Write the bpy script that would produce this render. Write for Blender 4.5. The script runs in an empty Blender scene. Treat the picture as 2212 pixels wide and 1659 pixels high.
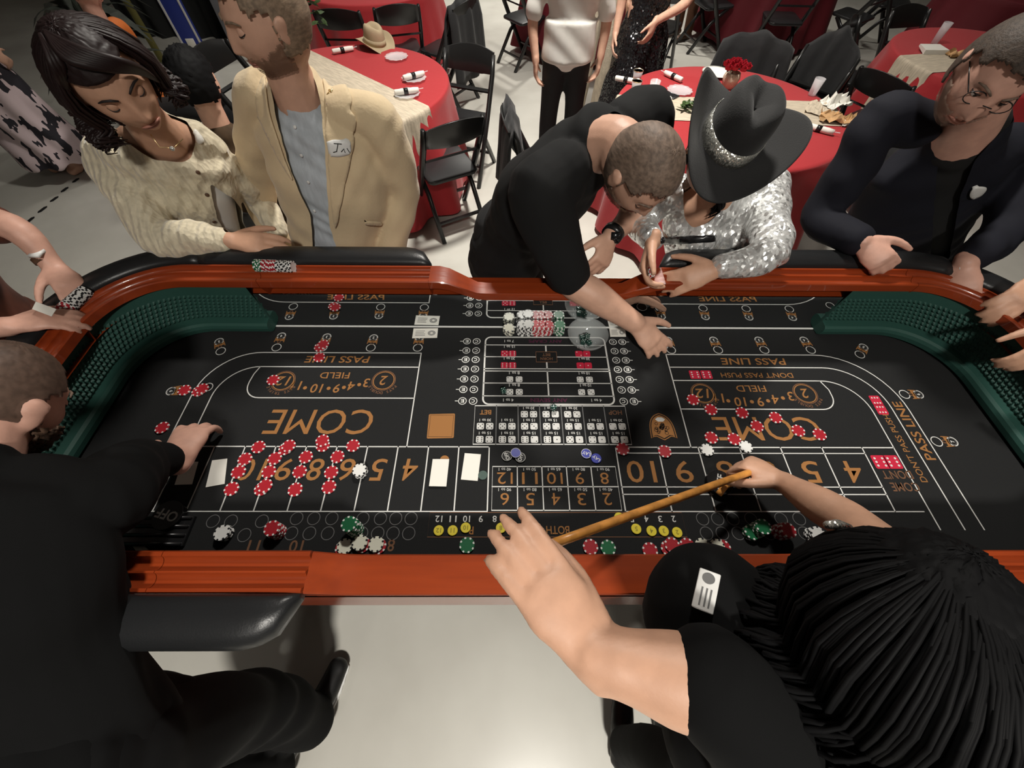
import bpy, bmesh, math, random
import numpy as np
from mathutils import Vector, Matrix, noise
sc = bpy.context.scene
C = sc.collection
random.seed(7)
rng = np.random.default_rng(7)
# ---------------------------------------------------------------- camera
CAM = Vector((0, 0, 1.98))
_pi, _ro, _ya = [math.radians(a) for a in (57.67, -1.062, 1.019)]
_f = Vector((math.sin(_ya)*math.cos(_pi), math.cos(_ya)*math.cos(_pi), -math.sin(_pi)))
_r = Vector((math.cos(_ya), -math.sin(_ya), 0)); _d = _f.cross(_r)
CR = _r*math.cos(_ro)+_d*math.sin(_ro); CD = _d*math.cos(_ro)-_r*math.sin(_ro); CF = _f
cd = bpy.data.cameras.new('camera'); cd.sensor_width = 36; cd.sensor_fit = 'HORIZONTAL'
cd.lens = 36*831/2212; cd.clip_start = .02; cd.clip_end = 60
cam = bpy.data.objects.new('camera', cd); C.objects.link(cam)
cam.matrix_world = Matrix(((CR.x, -CD.x, -CF.x, CAM.x), (CR.y, -CD.y, -CF.y, CAM.y), (CR.z, -CD.z, -CF.z, CAM.z), (0, 0, 0, 1)))
sc.camera = cam
# ---------------------------------------------------------------- world, lights, exposure
w = bpy.data.worlds.new('world'); sc.world = w; w.use_nodes = True
w.node_tree.nodes['Background'].inputs[0].default_value = (.9, .95, 1, 1)
w.node_tree.nodes['Background'].inputs[1].default_value = .045
sc.view_settings.view_transform = 'Standard'; sc.view_settings.look = 'None'
sc.view_settings.gamma = 1; sc.view_settings.exposure = 0.0; sc.view_settings.use_curve_mapping = False
CEIL = 4.6
LAMPS = [(0.4, 3.0, 125), (-2.8, 5.6, 20), (3.4, 6.2, 22), (0.6, 8.6, 150), (0.3, -2.2, 135), (-1.4, -3.4, 12), (1.6, -3.6, 12)]
for x, y, e in LAMPS:
    ld = bpy.data.lights.new('lamp_light', 'AREA'); ld.shape = 'DISK'; ld.size = .45; ld.energy = e; ld.color = (1, .95, .87); ld.spread = math.radians(125)
    lo = bpy.data.objects.new('lamp_light', ld); C.objects.link(lo); lo.location = (x, y, CEIL-.36)
# ---------------------------------------------------------------- helpers
FZ = .90                                                 # height of the felt
def ray(px, py): return CR*((px-1106)/831)+CD*((py-829.5)/831)+CF
def Z(px, py, z):
    v = ray(px, py); return CAM+v*((z-CAM.z)/v.z)
def Y(px, py, y):
    v = ray(px, py); return CAM+v*(y/v.y)
def g(px, py):
    p = Z(px, py, FZ); return (p.x, p.y)
MATS = {}
def mat(name, col, rough=.6, metal=0, bump=0, bscale=60, var=0, vscale=8, coat=0, trans=0, ior=1.45, spec=.5, sheen=0, col2=None, stretch=(1, 1, 1), alpha=1, detail=4):
    m = bpy.data.materials.new(name); m.use_nodes = True; nt = m.node_tree; b = nt.nodes['Principled BSDF']
    b.inputs['Base Color'].default_value = (*col, 1); b.inputs['Roughness'].default_value = rough; b.inputs['Metallic'].default_value = metal
    b.inputs['Coat Weight'].default_value = coat; b.inputs['Transmission Weight'].default_value = trans; b.inputs['IOR'].default_value = ior
    b.inputs['Specular IOR Level'].default_value = spec; b.inputs['Sheen Weight'].default_value = sheen; b.inputs['Alpha'].default_value = alpha
    if bump or var or col2:
        tc = nt.nodes.new('ShaderNodeTexCoord'); mp = nt.nodes.new('ShaderNodeMapping'); mp.inputs['Scale'].default_value = stretch
        nt.links.new(tc.outputs['Object'], mp.inputs[0])
    if var or col2:
        n = nt.nodes.new('ShaderNodeTexNoise'); n.inputs['Scale'].default_value = vscale; n.inputs['Detail'].default_value = detail
        nt.links.new(mp.outputs[0], n.inputs['Vector'])
        r = nt.nodes.new('ShaderNodeValToRGB'); r.color_ramp.elements[0].position = .35; r.color_ramp.elements[1].position = .65
        c2 = col2 or [min(1, c*(1+var)) for c in col]; c1 = col if col2 else [c*(1-var) for c in col]
        r.color_ramp.elements[0].color = (*c1, 1); r.color_ramp.elements[1].color = (*c2, 1)
        nt.links.new(n.outputs[0], r.inputs[0]); nt.links.new(r.outputs[0], b.inputs['Base Color'])
    if bump:
        n = nt.nodes.new('ShaderNodeTexNoise'); n.inputs['Scale'].default_value = bscale; n.inputs['Detail'].default_value = 3
        nt.links.new(mp.outputs[0], n.inputs['Vector'])
        bp = nt.nodes.new('ShaderNodeBump'); bp.inputs['Strength'].default_value = bump; bp.inputs['Distance'].default_value = .01
        nt.links.new(n.outputs[0], bp.inputs['Height']); nt.links.new(bp.outputs[0], b.inputs['Normal'])
    MATS[name] = m; return m
M = MATS
mat('felt', (.0145, .015, .0155), .95, bump=.25, bscale=700, spec=.25)
mat('white_print', (.62, .62, .6), .8, spec=.2)
mat('copper_print', (.31, .142, .048), .8, spec=.2)
mat('dark_copper_print', (.16, .08, .045), .8, spec=.2)
mat('grey_print', (.16, .16, .16), .85, spec=.2)
mat('plum_print', (.085, .018, .045), .85, spec=.2)
mat('red_print', (.5, .02, .05), .8, spec=.2)
mat('black_print', (.012, .012, .012), .9, spec=.2)
mat('wood', (.21, .03, .0075), .28, coat=.4, col2=(.28, .042, .0095), vscale=9, stretch=(.25, 3, 3), bump=.03, bscale=30)
mat('vinyl', (.012, .0125, .0135), .36, bump=.06, bscale=260, spec=.5)
mat('rubber', (.02, .068, .054), .6, spec=.4)
mat('mirror', (.86, .88, .88), .015, 1)
mat('red_chip', (.36, .016, .026), .4)
mat('white_chip', (.72, .72, .7), .4)
mat('cream_chip', (.7, .69, .58), .4)
mat('green_chip', (.008, .12, .045), .4)
mat('black_spot', (.015, .015, .017), .4)
mat('yellow_disc', (.75, .62, .05), .4)
mat('blue_disc', (.02, .03, .3), .35)
mat('black_gloss', (.012, .012, .013), .22)
mat('paper', (.76, .74, .68), .7)
mat('glass', (.75, .8, .8), .04, alpha=.22, spec=.8)
mat('dark_glass', (.3, .42, .38), .05, trans=.75, ior=1.45)
mat('green_glass', (.03, .1, .08), .08, trans=.5)
mat('tube_black', (.012, .012, .012), .28)
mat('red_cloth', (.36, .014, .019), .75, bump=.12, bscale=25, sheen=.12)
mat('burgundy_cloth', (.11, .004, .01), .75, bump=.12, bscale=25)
mat('burlap', (.55, .47, .36), .9, bump=.5, bscale=90, var=.14, vscale=14, stretch=(1, 6, 1))
mat('lammer_ink', (.3, .24, .02), .6)
mat('floor', (.47, .455, .41), .26, col2=(.56, .55, .5), vscale=1.6, bump=.02, bscale=3, spec=.55)
mat('wall', (.45, .45, .43), .8, bump=.05, bscale=30)
mat('ceiling', (.3, .3, .3), .9, bump=.1, bscale=20)
mat('plastic_clear', (.85, .85, .87), .1, alpha=.38, spec=.8)
mat('leaf', (.05, .09, .025), .5, var=.4, vscale=40)
mat('rose', (.42, .01, .025), .6)
mat('stick', (.62, .27, .06), .35, var=.25, vscale=20, stretch=(1, 1, 6))

def link(o, parent=None):
    C.objects.link(o)
    if parent is not None: o.parent = parent
    return o
def tag(o, label=None, cat=None, group=None, kind=None):
    if label: o['label'] = label
    if cat: o['category'] = cat
    if group: o['group'] = group
    if kind: o['kind'] = kind
    return o
def empty(name, loc, label, cat, group=None, rz=0):
    o = bpy.data.objects.new(name, None); o.empty_display_size = .05; link(o); o.location = loc; o.rotation_euler = (0, 0, rz)
    return tag(o, label, cat, group)
class MB:
    def __init__(s): s.v = []; s.f = []; s.m = []
    def add(s, vs, fs, mi=0):
        o = len(s.v); s.v += [tuple(p) for p in vs]; s.f += [tuple(i+o for i in q) for q in fs]; s.m += [mi]*len(fs); return s
    def box(s, c, size, R=None, mi=0, taper=1):
        x, y, z = [a/2 for a in size]; c = Vector(c); vs = []
        for k in (-1, 1):
            t = taper if k > 0 else 1
            for a, b in ((-1, -1), (1, -1), (1, 1), (-1, 1)):
                p = Vector((a*x*t, b*y*t, k*z)); p = R @ p if R else p; vs.append(c+p)
        return s.add(vs, [(3, 2, 1, 0), (4, 5, 6, 7), (0, 1, 5, 4), (1, 2, 6, 5), (2, 3, 7, 6), (3, 0, 4, 7)], mi)
    def bar(s, a, b, w, t=None, up=(0, 0, 1), mi=0):
        a = Vector(a); b = Vector(b); d = b-a; L = d.length; d.normalize(); u = Vector(up)
        x = d.cross(u)
        if x.length < 1e-4: x = d.cross(Vector((1, 0, 0)))
        x.normalize(); y = x.cross(d)
        R = Matrix((x, y, d)).transposed(); return s.box((a+b)/2, (w, t or w, L), R, mi)
    def tube(s, pts, r, n=8, cap=True, mi=0, sq=1):
        pts = [Vector(p) for p in pts]; rs = r if isinstance(r, (list, tuple)) else [r]*len(pts); vs = []; fs = []; prev = None
        for i, p in enumerate(pts):
            t = (pts[min(i+1, len(pts)-1)]-pts[max(i-1, 0)]).normalized()
            if prev is None:
                a = t.cross(Vector((0, 0, 1)));
                if a.length < .05: a = t.cross(Vector((1, 0, 0)))
            else: a = prev-t*prev.dot(t)
            a.normalize(); prev = a; b = t.cross(a)
            for k in range(n):
                th = 2*math.pi*k/n; vs.append(p+a*(math.cos(th)*rs[i])+b*(math.sin(th)*rs[i]*sq))
        for i in range(len(pts)-1):
            for k in range(n): fs.append((i*n+k, i*n+(k+1) % n, (i+1)*n+(k+1) % n, (i+1)*n+k))
        if cap: fs.append(tuple(range(n-1, -1, -1))); o = (len(pts)-1)*n; fs.append(tuple(o+k for k in range(n)))
        return s.add(vs, fs, mi)
    def lathe(s, prof, n=24, c=(0, 0, 0), mi=0, sx=1, sy=1, fn=None, caps=True):
        vs = []; fs = []
        for j, (r, z) in enumerate(prof):
            for k in range(n):
                th = 2*math.pi*k/n; x, y, zz = r*math.cos(th)*sx, r*math.sin(th)*sy, z
                if fn: x, y, zz = fn(x, y, zz, th, j)
                vs.append((c[0]+x, c[1]+y, c[2]+zz))
        for j in range(len(prof)-1):
            for k in range(n): fs.append((j*n+k, j*n+(k+1) % n, (j+1)*n+(k+1) % n, (j+1)*n+k))
        if prof[0][0] > 1e-5 and caps: fs.append(tuple(range(n-1, -1, -1)))
        if prof[-1][0] > 1e-5 and caps: o = (len(prof)-1)*n; fs.append(tuple(o+k for k in range(n)))
        return s.add(vs, fs, mi)
    def ball(s, c, r, n=12, m=8, R=None, mi=0):
        r = r if isinstance(r, (tuple, list)) else (r, r, r); vs = []; fs = []; c = Vector(c)
        for j in range(m+1):
            ph = math.pi*j/m
            for k in range(n):
                th = 2*math.pi*k/n; p = Vector((r[0]*math.sin(ph)*math.cos(th), r[1]*math.sin(ph)*math.sin(th), r[2]*math.cos(ph)))
                vs.append(c+(R @ p if R else p))
        for j in range(m):
            for k in range(n): fs.append((j*n+k, (j+1)*n+k, (j+1)*n+(k+1) % n, j*n+(k+1) % n))
        return s.add(vs, fs, mi)
    def grid(s, P, nu, nv, close=False, mi=0):            # P[i*nv+j]
        fs = []
        for i in range(nu if close else nu-1):
            for j in range(nv-1): a = i*nv+j; b = ((i+1) % nu)*nv+j; fs.append((a, b, b+1, a+1))
        return s.add(P, fs, mi)
    def mesh(s, name, mats, smooth=False):
        me = bpy.data.meshes.new(name); me.from_pydata(s.v, [], s.f)
        for m in (mats if isinstance(mats, (list, tuple)) else [mats]): me.materials.append(m if not isinstance(m, str) else M[m])
        if any(s.m): me.polygons.foreach_set('material_index', s.m)
        if smooth: me.polygons.foreach_set('use_smooth', [True]*len(s.f))
        me.update(); return me
    def obj(s, name, mats, parent=None, smooth=False):
        return link(bpy.data.objects.new(name, s.mesh(name, mats, smooth)), parent)
def bevel(o, w=.004, seg=2, angle=30):
    m = o.modifiers.new('bevel', 'BEVEL'); m.width = w; m.segments = seg; m.limit_method = 'ANGLE'; m.angle_limit = math.radians(angle)
    for p in o.data.polygons: p.use_smooth = True
    return o
def copy_tree(o, parent=None):
    c = o.copy(); C.objects.link(c); c.parent = parent
    for ch in o.children: copy_tree(ch, c)
    return c
def rotz(a): return Matrix.Rotation(a, 3, 'Z')
def rrect(x0, x1, y0, y1, r, n=12, seg=.06):              # rounded rectangle, counter-clockwise, evenly sampled
    P = []
    def line(a, b):
        k = max(1, int((Vector(b)-Vector(a)).length/seg))
        for i in range(k): P.append((a[0]+(b[0]-a[0])*i/k, a[1]+(b[1]-a[1])*i/k))
    def arc(cx, cy, a0):
        for i in range(n): a = a0+math.pi/2*i/n; P.append((cx+r*math.cos(a), cy+r*math.sin(a)))
    line((x0+r, y0), (x1-r, y0)); arc(x1-r, y0+r, -math.pi/2); line((x1, y0+r), (x1, y1-r)); arc(x1-r, y1-r, 0)
    line((x1-r, y1), (x0+r, y1)); arc(x0+r, y1-r, math.pi/2); line((x0, y1-r), (x0, y0+r)); arc(x0+r, y0+r, math.pi)
    return P
# ---------------------------------------------------------------- the hall
def struct(name, mb, m): return tag(mb.obj(name, m), kind='structure')
struct('floor', MB().add([(-9, -6, 0), (9, -6, 0), (9, 13, 0), (-9, 13, 0)], [(0, 1, 2, 3)]), 'floor')
struct('ceiling', MB().add([(-9, -6, CEIL), (9, -6, CEIL), (9, 13, CEIL), (-9, 13, CEIL)], [(3, 2, 1, 0)]), 'ceiling')
struct('wall_back', MB().box((0, 13.05, CEIL/2), (18.2, .1, CEIL)), 'wall')
struct('wall_front', MB().box((0, -6.05, CEIL/2), (18.2, .1, CEIL)), 'wall')
struct('wall_left', MB().box((-9.05, 3.5, CEIL/2), (.1, 19, CEIL)), 'wall')
struct('wall_right', MB().box((9.05, 3.5, CEIL/2), (.1, 19, CEIL)), 'wall')
for nm, c, s in (('baseboard_back', (0, 12.99, .06), (18, .02, .12)), ('baseboard_left', (-8.99, 3.5, .06), (.02, 19, .12)), ('baseboard_right', (8.99, 3.5, .06), (.02, 19, .12))):
    struct(nm, MB().box(c, s), 'wall')
# dark dashes worn into the floor at the left
for i, (a, b) in enumerate((((172, 383), (155, 396)), ((149, 402), (130, 417)), ((128, 422), (106, 438)), ((104, 443), (79, 462)), ((76, 466), (54, 484)))):
    p, q = Z(*a, .0015), Z(*b, .0015); m_ = (p+q)/2; r_ = (q-p)*.42; s_ = Vector((-r_.y, r_.x, 0)).normalized()*.016
    o = MB().add([m_-r_, m_-r_*.6+s_, m_+r_*.6+s_, m_+r_, m_+r_*.6-s_, m_-r_*.6-s_], [(0, 5, 4, 3, 2, 1)]).obj('floor_dash', 'black_print')
    tag(o, ('first', 'second', 'third', 'fourth', 'fifth')[i]+' black dash from the skirt, of the broken line on the grey floor', 'floor mark', 'broken line on the floor')
# hanging lamps
for i, (x, y, e) in enumerate(LAMPS):
    em = M.get('lamp_glow')
    if em is None:
        em = bpy.data.materials.new('lamp_glow'); em.use_nodes = True; b = em.node_tree.nodes['Principled BSDF']
        b.inputs['Emission Color'].default_value = (1, .95, .86, 1); b.inputs['Emission Strength'].default_value = 3; M['lamp_glow'] = em
    t = empty('ceiling_lamp', (x, y, CEIL-.3), 'round white hall lamp hanging from the ceiling '+('over the middle of the aisle', 'at the far left', 'at the far right', 'at the far end of the aisle', 'behind the middle of the near rail', 'at the near left', 'at the near right')[i], 'lamp', 'ceiling lamps')
    MB().lathe([(.03, .3), (.03, .12), (.3, .05), (.3, -.02), (.29, -.02), (.27, .04)], 24).obj('shade', 'white_chip', t, True)
    MB().lathe([(.0, -.03), (.27, -.03), (.27, -.02), (0, -.02)], 24).obj('bulb', em, t)
# ---------------------------------------------------------------- craps table
XL, XR, YN, YF = -1.285, 1.56, .115, .934                  # inside of the tub at felt level
XC = (XL+XR)/2
T = empty('craps_table', (XC, .52, 0), 'long dark craps table with orange wood rail, black felt and green end bumpers', 'table')
T.matrix_parent_inverse = Matrix()
def tp(mb, name, m, parent=T, smooth=False, bev=0):
    o = mb.obj(name, m, parent, smooth)
    if parent is T: o.matrix_parent_inverse = Matrix.Translation((-XC, -.52, 0))
    if bev: bevel(o, bev)
    return o
tp(MB().box((XC, (YN+YF)/2, FZ-.02), (XR-XL+.02, YF-YN+.02, .04)), 'felt', 'felt')
ins = rrect(XL, XR, YN, YF, .25, 14)
def wall_strip(P, z0, z1, flip=False, closed=True):
    mb = MB(); vs = []
    for x, y in P: vs += [(x, y, z0), (x, y, z1)]
    return mb.grid(vs, len(P), 2, closed)
out = rrect(XL-.1, XR+.1, .055, 1.03, .3, 14)
tp(wall_strip(out, .70, 1.045), 'apron', 'wood', smooth=True)
tp(MB().add([(x, y, .70) for x, y in out], [tuple(range(len(out)-1, -1, -1))]), 'underside', 'black_print')
tp(wall_strip(ins, FZ-.01, 1.055), 'tub_wall', 'felt', smooth=True)
for x in (XL+.12, XC, XR-.12):
    for y in (.2, .88):
        l = tp(MB().box((x, y, .37), (.075, .075, .66), taper=1.25).box((x, y, .02), (.1, .1, .04)), 'leg', 'wood', bev=.006)
# rail: swept cross-section; u = 0 inner edge .. 1 outer edge of the wood
RI = rrect(XL+.05, XR-.05, .135, .92, .2, 16, .03); 
def rail_offset(P, d):
    n = len(P); out = []
    for i in range(n):
        a = Vector(P[i-1]); b = Vector(P[(i+1) % n]); t = (b-a).normalized(); nn = Vector((t.y, -t.x)); p = Vector(P[i])+nn*d; out.append((p.x, p.y))
    return out
RW = .078
def groove(grooved):
    pr = [(0, -.028), (0, -.003), (.003, 0)]
    if grooved:
        for c in (.0245, .0555):
            pr.append((c-.0145, 0))
            for k in range(9): a = math.pi*(k/8); pr.append((c-.0135*math.cos(a), -.0135*math.sin(a)))
            pr.append((c+.0145, 0))
        pr += [(RW-.003, 0)]
    else:
        pr += [(.0245-.0145+.001*i, 0) for i in range(11)]+[(.04+.001*i, 0) for i in range(11)]+[(RW-.003, 0)]
    return pr+[(RW, -.003), (RW, -.075), (0.02, -.075)]
NZ = 1.125
def dip(x, far):                                            # height of the rail: lower in the middle of both long sides
    hw = .235 if far else .46; s = .11
    d = abs(x-XC); t = min(1, max(0, (hw+s-d)/s)); 
    if not far: t = t*t*(3-2*t)
    return NZ-.05*t
def kind_of(i):
    x, y = RI[i]; far = y > .9 and abs(x-XC) < .95; near = y < .16 and abs(x-XC) < .95
    if far: return 'flat' if abs(x-XC) < .37 else 'groove'
    if near: return 'flat' if abs(x-XC) < .545 else 'groove'
    return 'groove'
n = len(RI); kinds = [kind_of(i) for i in range(n)]
nrm = []
for i in range(n):
    a = Vector(RI[i-1]); b = Vector(RI[(i+1) % n]); t = (b-a).normalized(); nrm.append(Vector((t.y, -t.x)))
i0 = next(i for i in range(n) if kinds[i] != kinds[i-1])
runs = []; cur = [i0]
for k in range(1, n+1):
    i = (i0+k) % n
    if kinds[i] != kinds[cur[-1]] or k == n: cur.append(i); runs.append(cur); cur = [i]
    else: cur.append(i)
for run in runs:
    kd = kinds[run[0]]
    sub = [run]
    if kd == 'groove':                                       # rail boards, butt-jointed
        L = len(run); cuts = [0]; acc = 0
        for q in range(1, L):
            acc += (Vector(RI[run[q]])-Vector(RI[run[q-1]])).length
            if acc > .52 and q < L-10: cuts.append(q); acc = 0
        cuts.append(L-1); sub = [run[cuts[j]:cuts[j+1]+1] for j in range(len(cuts)-1)]
    for sg in sub:
        pr = groove(kd == 'groove'); vs = []
        for q, i in enumerate(sg):
            x, y = RI[i]; far = y > .5; z0 = dip(x, far) if kd == 'flat' else NZ
            sh = 0
            if q == 0 and kd == 'groove': sh = .0008
            if q == len(sg)-1 and kd == 'groove': sh = -.0008
            tt = Vector((-nrm[i].y, nrm[i].x))
            for u, h in pr:
                p = Vector((x, y))+nrm[i]*(u*(1-.3*(NZ-z0)/.05) if far else u)+tt*sh; vs.append((p.x, p.y, z0+h))
        mb = MB().grid(vs, len(sg), len(pr)); m0 = len(pr)
        mb.f.append(tuple(range(m0))); mb.m.append(0); o0 = (len(sg)-1)*m0; mb.f.append(tuple(o0+k for k in range(m0-1, -1, -1))); mb.m.append(0)
        o = tp(mb, 'chip_rail' if kd == 'groove' else 'flat_rail', 'wood')
        for p_ in o.data.polygons: p_.use_smooth = len(p_.vertices) == 4
        o.modifiers.new('e', 'EDGE_SPLIT').split_angle = math.radians(40)
# padded arm rests outside the grooved rail
PD = rail_offset(RI, RW+.001)
pad_pr = [(.0, -.02), (.0, .004), (.006, .012), (.02, .019), (.042, .021), (.066, .016), (.084, .004), (.092, -.012), (.09, -.03), (.075, -.04), (.02, -.04)]
for run in runs:
    if kinds[run[0]] != 'groove': continue
    L = len(run); acc = 0; cuts = [0]
    for q in range(1, L):
        acc += (Vector(RI[run[q]])-Vector(RI[run[q-1]])).length
        if acc > .74 and q < L-14: cuts.append(q); acc = 0
    cuts.append(L-1)
    for j in range(len(cuts)-1):
        sg = run[cuts[j]:cuts[j+1]+1]; vs = []; e0 = j == 0; e1 = j == len(cuts)-2; m_ = len(sg)
        pts = []
        for q, i in enumerate(sg): pts.append((q, i))
        lens = [0]
        for q in range(1, m_): lens.append(lens[-1]+(Vector(PD[sg[q]])-Vector(PD[sg[q-1]])).length)
        for q, i in enumerate(sg):
            k = 1
            for d, e in ((lens[q], e0), (lens[-1]-lens[q], e1)):
                rr = .1 if e else .012; fl = .12 if e else .82
                if d < rr: tq = 1-d/rr; k = min(k, fl+(1-fl)*math.sqrt(max(0, 1-tq*tq)))
            for u, h in pad_pr:
                p = Vector(PD[i])+nrm[i]*(u*k); vs.append((p.x, p.y, NZ-.01+(h+.01)*(.35+.65*k)))
        mb = MB().grid(vs, m_, len(pad_pr)); m0 = len(pad_pr)
        for q in range(m_-1): a = q*m0; mb.f.append((a+m0-1, a+2*m0-1, a+m0, a)); mb.m.append(0)
        mb.f.append(tuple(range(m0))); mb.m.append(0); o0 = (m_-1)*m0; mb.f.append(tuple(o0+k for k in range(m0-1, -1, -1))); mb.m.append(0)
        tp(mb, 'arm_rest_pad', 'vinyl', smooth=True)
# mirror on the far wall, between the green bumpers
BX0, BX1 = -.845, 1.122
mz = .0
mb = MB()
xs = np.linspace(BX0+.004, BX1-.004, 40)
mb.box(((BX0+BX1)/2, YF-.003, FZ+.08), (BX1-BX0, .004, .16))
tp(mb, 'mirror_panel', 'mirror')
tp(MB().box(((BX0+BX1)/2, YF-.006, FZ+.0015), (BX1-BX0, .004, .003)), 'mirror_edge', 'white_print')
# green rubber bumpers round both ends
def bumper(sgn):
    P = []
    if sgn < 0: path = [p for p in ins if p[0] < BX0]
    else: path = [p for p in ins if p[0] > BX1]
    # order from the far end of the mirror round to the near side
    path = [p for p in path if p[1] > .12 or abs(p[0]-XC) > 1.05]
    path.sort(key=lambda p: math.atan2(p[1]-.52, (p[0]-XC)*sgn), reverse=True)
    st = (BX0, YF) if sgn < 0 else (BX1, YF); path = [st]+path
    Q = [Vector(path[0])]; 
    pts = [Vector(p) for p in path]; cum = [0]
    for a, b in zip(pts, pts[1:]): cum.append(cum[-1]+(b-a).length)
    st = .0078; N = int(cum[-1]/st); res = []
    for k in range(N+1):
        s = k*st; j = max(i for i in range(len(cum)) if cum[i] <= s+1e-9); j = min(j, len(pts)-2)
        a, b = pts[j], pts[j+1]; f = (s-cum[j])/max(1e-9, cum[j+1]-cum[j]); res.append((a.lerp(b, f)))
    nr = []
    for k in range(len(res)):
        t = (res[min(k+1, N)]-res[max(k-1, 0)]).normalized(); nn = Vector((t.y, -t.x)); nn = nn if nn.dot(Vector((XC, .5))-res[k]) > 0 else -nn; nr.append(nn)
    rows = 15; vs = []
    base = [(.012, .20), (.012, .185)]
    for k in range(N+1):
        col = [(.010, .208), (.010, .172)]
        for r in range(rows):
            z = .158-r*.0074; bump = .0075 if r % 2 and (k+r//2) % 2 else 0
            col.append((.010+bump, z))
        col += [(.010, .05), (.034, .048), (.042, .042), (.044, .03), (.040, .012), (.03, .004), (.0, .002)]
        for u, z in col:
            p = res[k]+nr[k]*u; vs.append((p.x, p.y, FZ+z))
    m0 = rows+9
    body = MB(); 
    body.grid(vs, N+1, m0)
    body.f.append(tuple(range(m0))); body.m.append(0)
    o = tp(body, 'rubber_bumper', 'rubber'); o.data.update()
    for p_ in o.data.polygons: p_.use_smooth = False
bumper(-1); bumper(1)
# ---------------------------------------------------------------- printed layout on the felt
_tc = {}
def text2d(s, bold=.0, shear=0):
    k = (s, bold, shear)
    if k not in _tc:
        cu = bpy.data.curves.new('t', 'FONT'); cu.body = s; cu.offset = bold; cu.shear = shear; cu.resolution_u = 3
        ob = bpy.data.objects.new('t', cu); me = ob.to_mesh()
        v = np.array([tuple(q.co[:2]) for q in me.vertices]); fs = [tuple(p.vertices) for p in me.polygons]
        ob.to_mesh_clear(); bpy.data.objects.remove(ob); bpy.data.curves.remove(cu)
        lo, hi = v.min(0), v.max(0); v = (v-lo)/(hi-lo); _tc[k] = (v, fs, (hi-lo)[0]/(hi-lo)[1])
    return _tc[k]
class Print:
    def __init__(s, z=.0006, own=None): s.mb = MB(); s.z = FZ+z; s.own = own
    def poly(s, pts, dz=0): s.mb.add([(x, y, s.z+dz) for x, y in pts], [tuple(range(len(pts)))])
    def line(s, a, b, w=.003):
        a = Vector(a); b = Vector(b); t = (b-a).normalized(); n = Vector((-t.y, t.x))*w/2; t = t*w/2
        s.poly([a-t-n, b+t-n, b+t+n, a-t+n])
    def path(s, pts, w=.003, close=False):
        P = [Vector(p) for p in pts]; n = len(P); L = []; Rr = []
        for i in range(n):
            a = P[i-1] if (i or close) else P[0]; b = P[(i+1) % n] if (i < n-1 or close) else P[-1]
            t = (b-a).normalized(); nn = Vector((-t.y, t.x))*w/2; L.append(P[i]+nn); Rr.append(P[i]-nn)
        for i in range(n if close else n-1): j = (i+1) % n; s.poly([Rr[i], Rr[j], L[j], L[i]])
    def ring(s, c, r, w=.003, n=24, ry=None): s.path([(c[0]+r*math.cos(2*math.pi*i/n), c[1]+(ry or r)*math.sin(2*math.pi*i/n)) for i in range(n)], w, True)
    def disc(s, c, r, n=12, dz=0): s.poly([(c[0]+r*math.cos(2*math.pi*i/n), c[1]+r*math.sin(2*math.pi*i/n)) for i in range(n)], dz)
    def rr(s, c, w, h, r, a=0, dz=0):
        P = rrect(-w/2, w/2, -h/2, h/2, r, 4, 9); ca, sa = math.cos(a), math.sin(a)
        s.poly([(c[0]+x*ca-y*sa, c[1]+x*sa+y*ca) for x, y in P], dz)
    def text(s, t, c, h, w=None, a=math.pi, bold=.0, shear=0):
        v, fs, asp = text2d(t, bold, shear); w = w or h*asp; ca, sa = math.cos(a), math.sin(a)
        mb = MB() if s.own and h > .0115 else s.mb
        mb.add([(c[0]+(x-.5)*w*ca-(y-.5)*h*sa, c[1]+(x-.5)*w*sa+(y-.5)*h*ca, s.z) for x, y in v], fs)
        if mb is not s.mb: tp(mb, 'printed_number' if t[0] in '0123456789' else 'printed_letter' if len(t) == 1 else 'printed_word', s.own)
    def done(s, name, m, label=None):
        if not s.mb.f: return
        o = tp(s.mb, name, m); o['kind'] = 'stuff'
        if label: o['label'] = label
PIPS = {1: [(0, 0)], 2: [(-1, 1), (1, -1)], 3: [(-1, 1), (0, 0), (1, -1)], 4: [(-1, 1), (1, -1), (1, 1), (-1, -1)], 5: [(-1, 1), (1, -1), (1, 1), (-1, -1), (0, 0)], 6: [(-1, 1), (1, -1), (1, 1), (-1, -1), (-1, 0), (1, 0)]}
def die_print(fm, pm, c, k, s, a=0, r=.2, sx=1.0):
    face = Print(); pip = Print(.0009)
    face.rr(c, s*sx, s, s*r, a); ca, sa = math.cos(a), math.sin(a)
    for x, y in PIPS[k]:
        x *= .27*s*sx; y *= .27*s; pip.disc((c[0]+x*ca-y*sa, c[1]+x*sa+y*ca), s*.085, 8)
    o = tp(face.mb, 'printed_die', fm); p = pip.mb.obj('pips', pm, o)
LN = Print(); CO = Print(own='copper_print'); WT = Print(own='white_print'); GR = Print(); DC = Print(own='dark_copper_print'); PL = Print(own='plum_print'); WD = Print(); BP = Print(.0009); RD = Print(); WP = Print(.0009); FILL = Print(.0003)
gy = lambda px, py: g(px, py)[1]
gx = lambda px, py: g(px, py)[0]
Y0, Y1 = .459, .272                                        # the long lines above and below the place numbers
LX = [-.0567-.0911*i for i in range(12)]
def corner(x0, y0, x1, y1, r, sgn):                        # along y=y0 from x0 to the corner at x1, then down to y1
    P = [(x0, y0), (x1-sgn*r, y0)]
    for i in range(1, 12): a = math.pi/2*(1-i/12); P.append((x1-sgn*r+sgn*r*math.cos(a), y0-r+r*math.sin(a)))
    return P+[(x1, y0-r), (x1, y1)]
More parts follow.
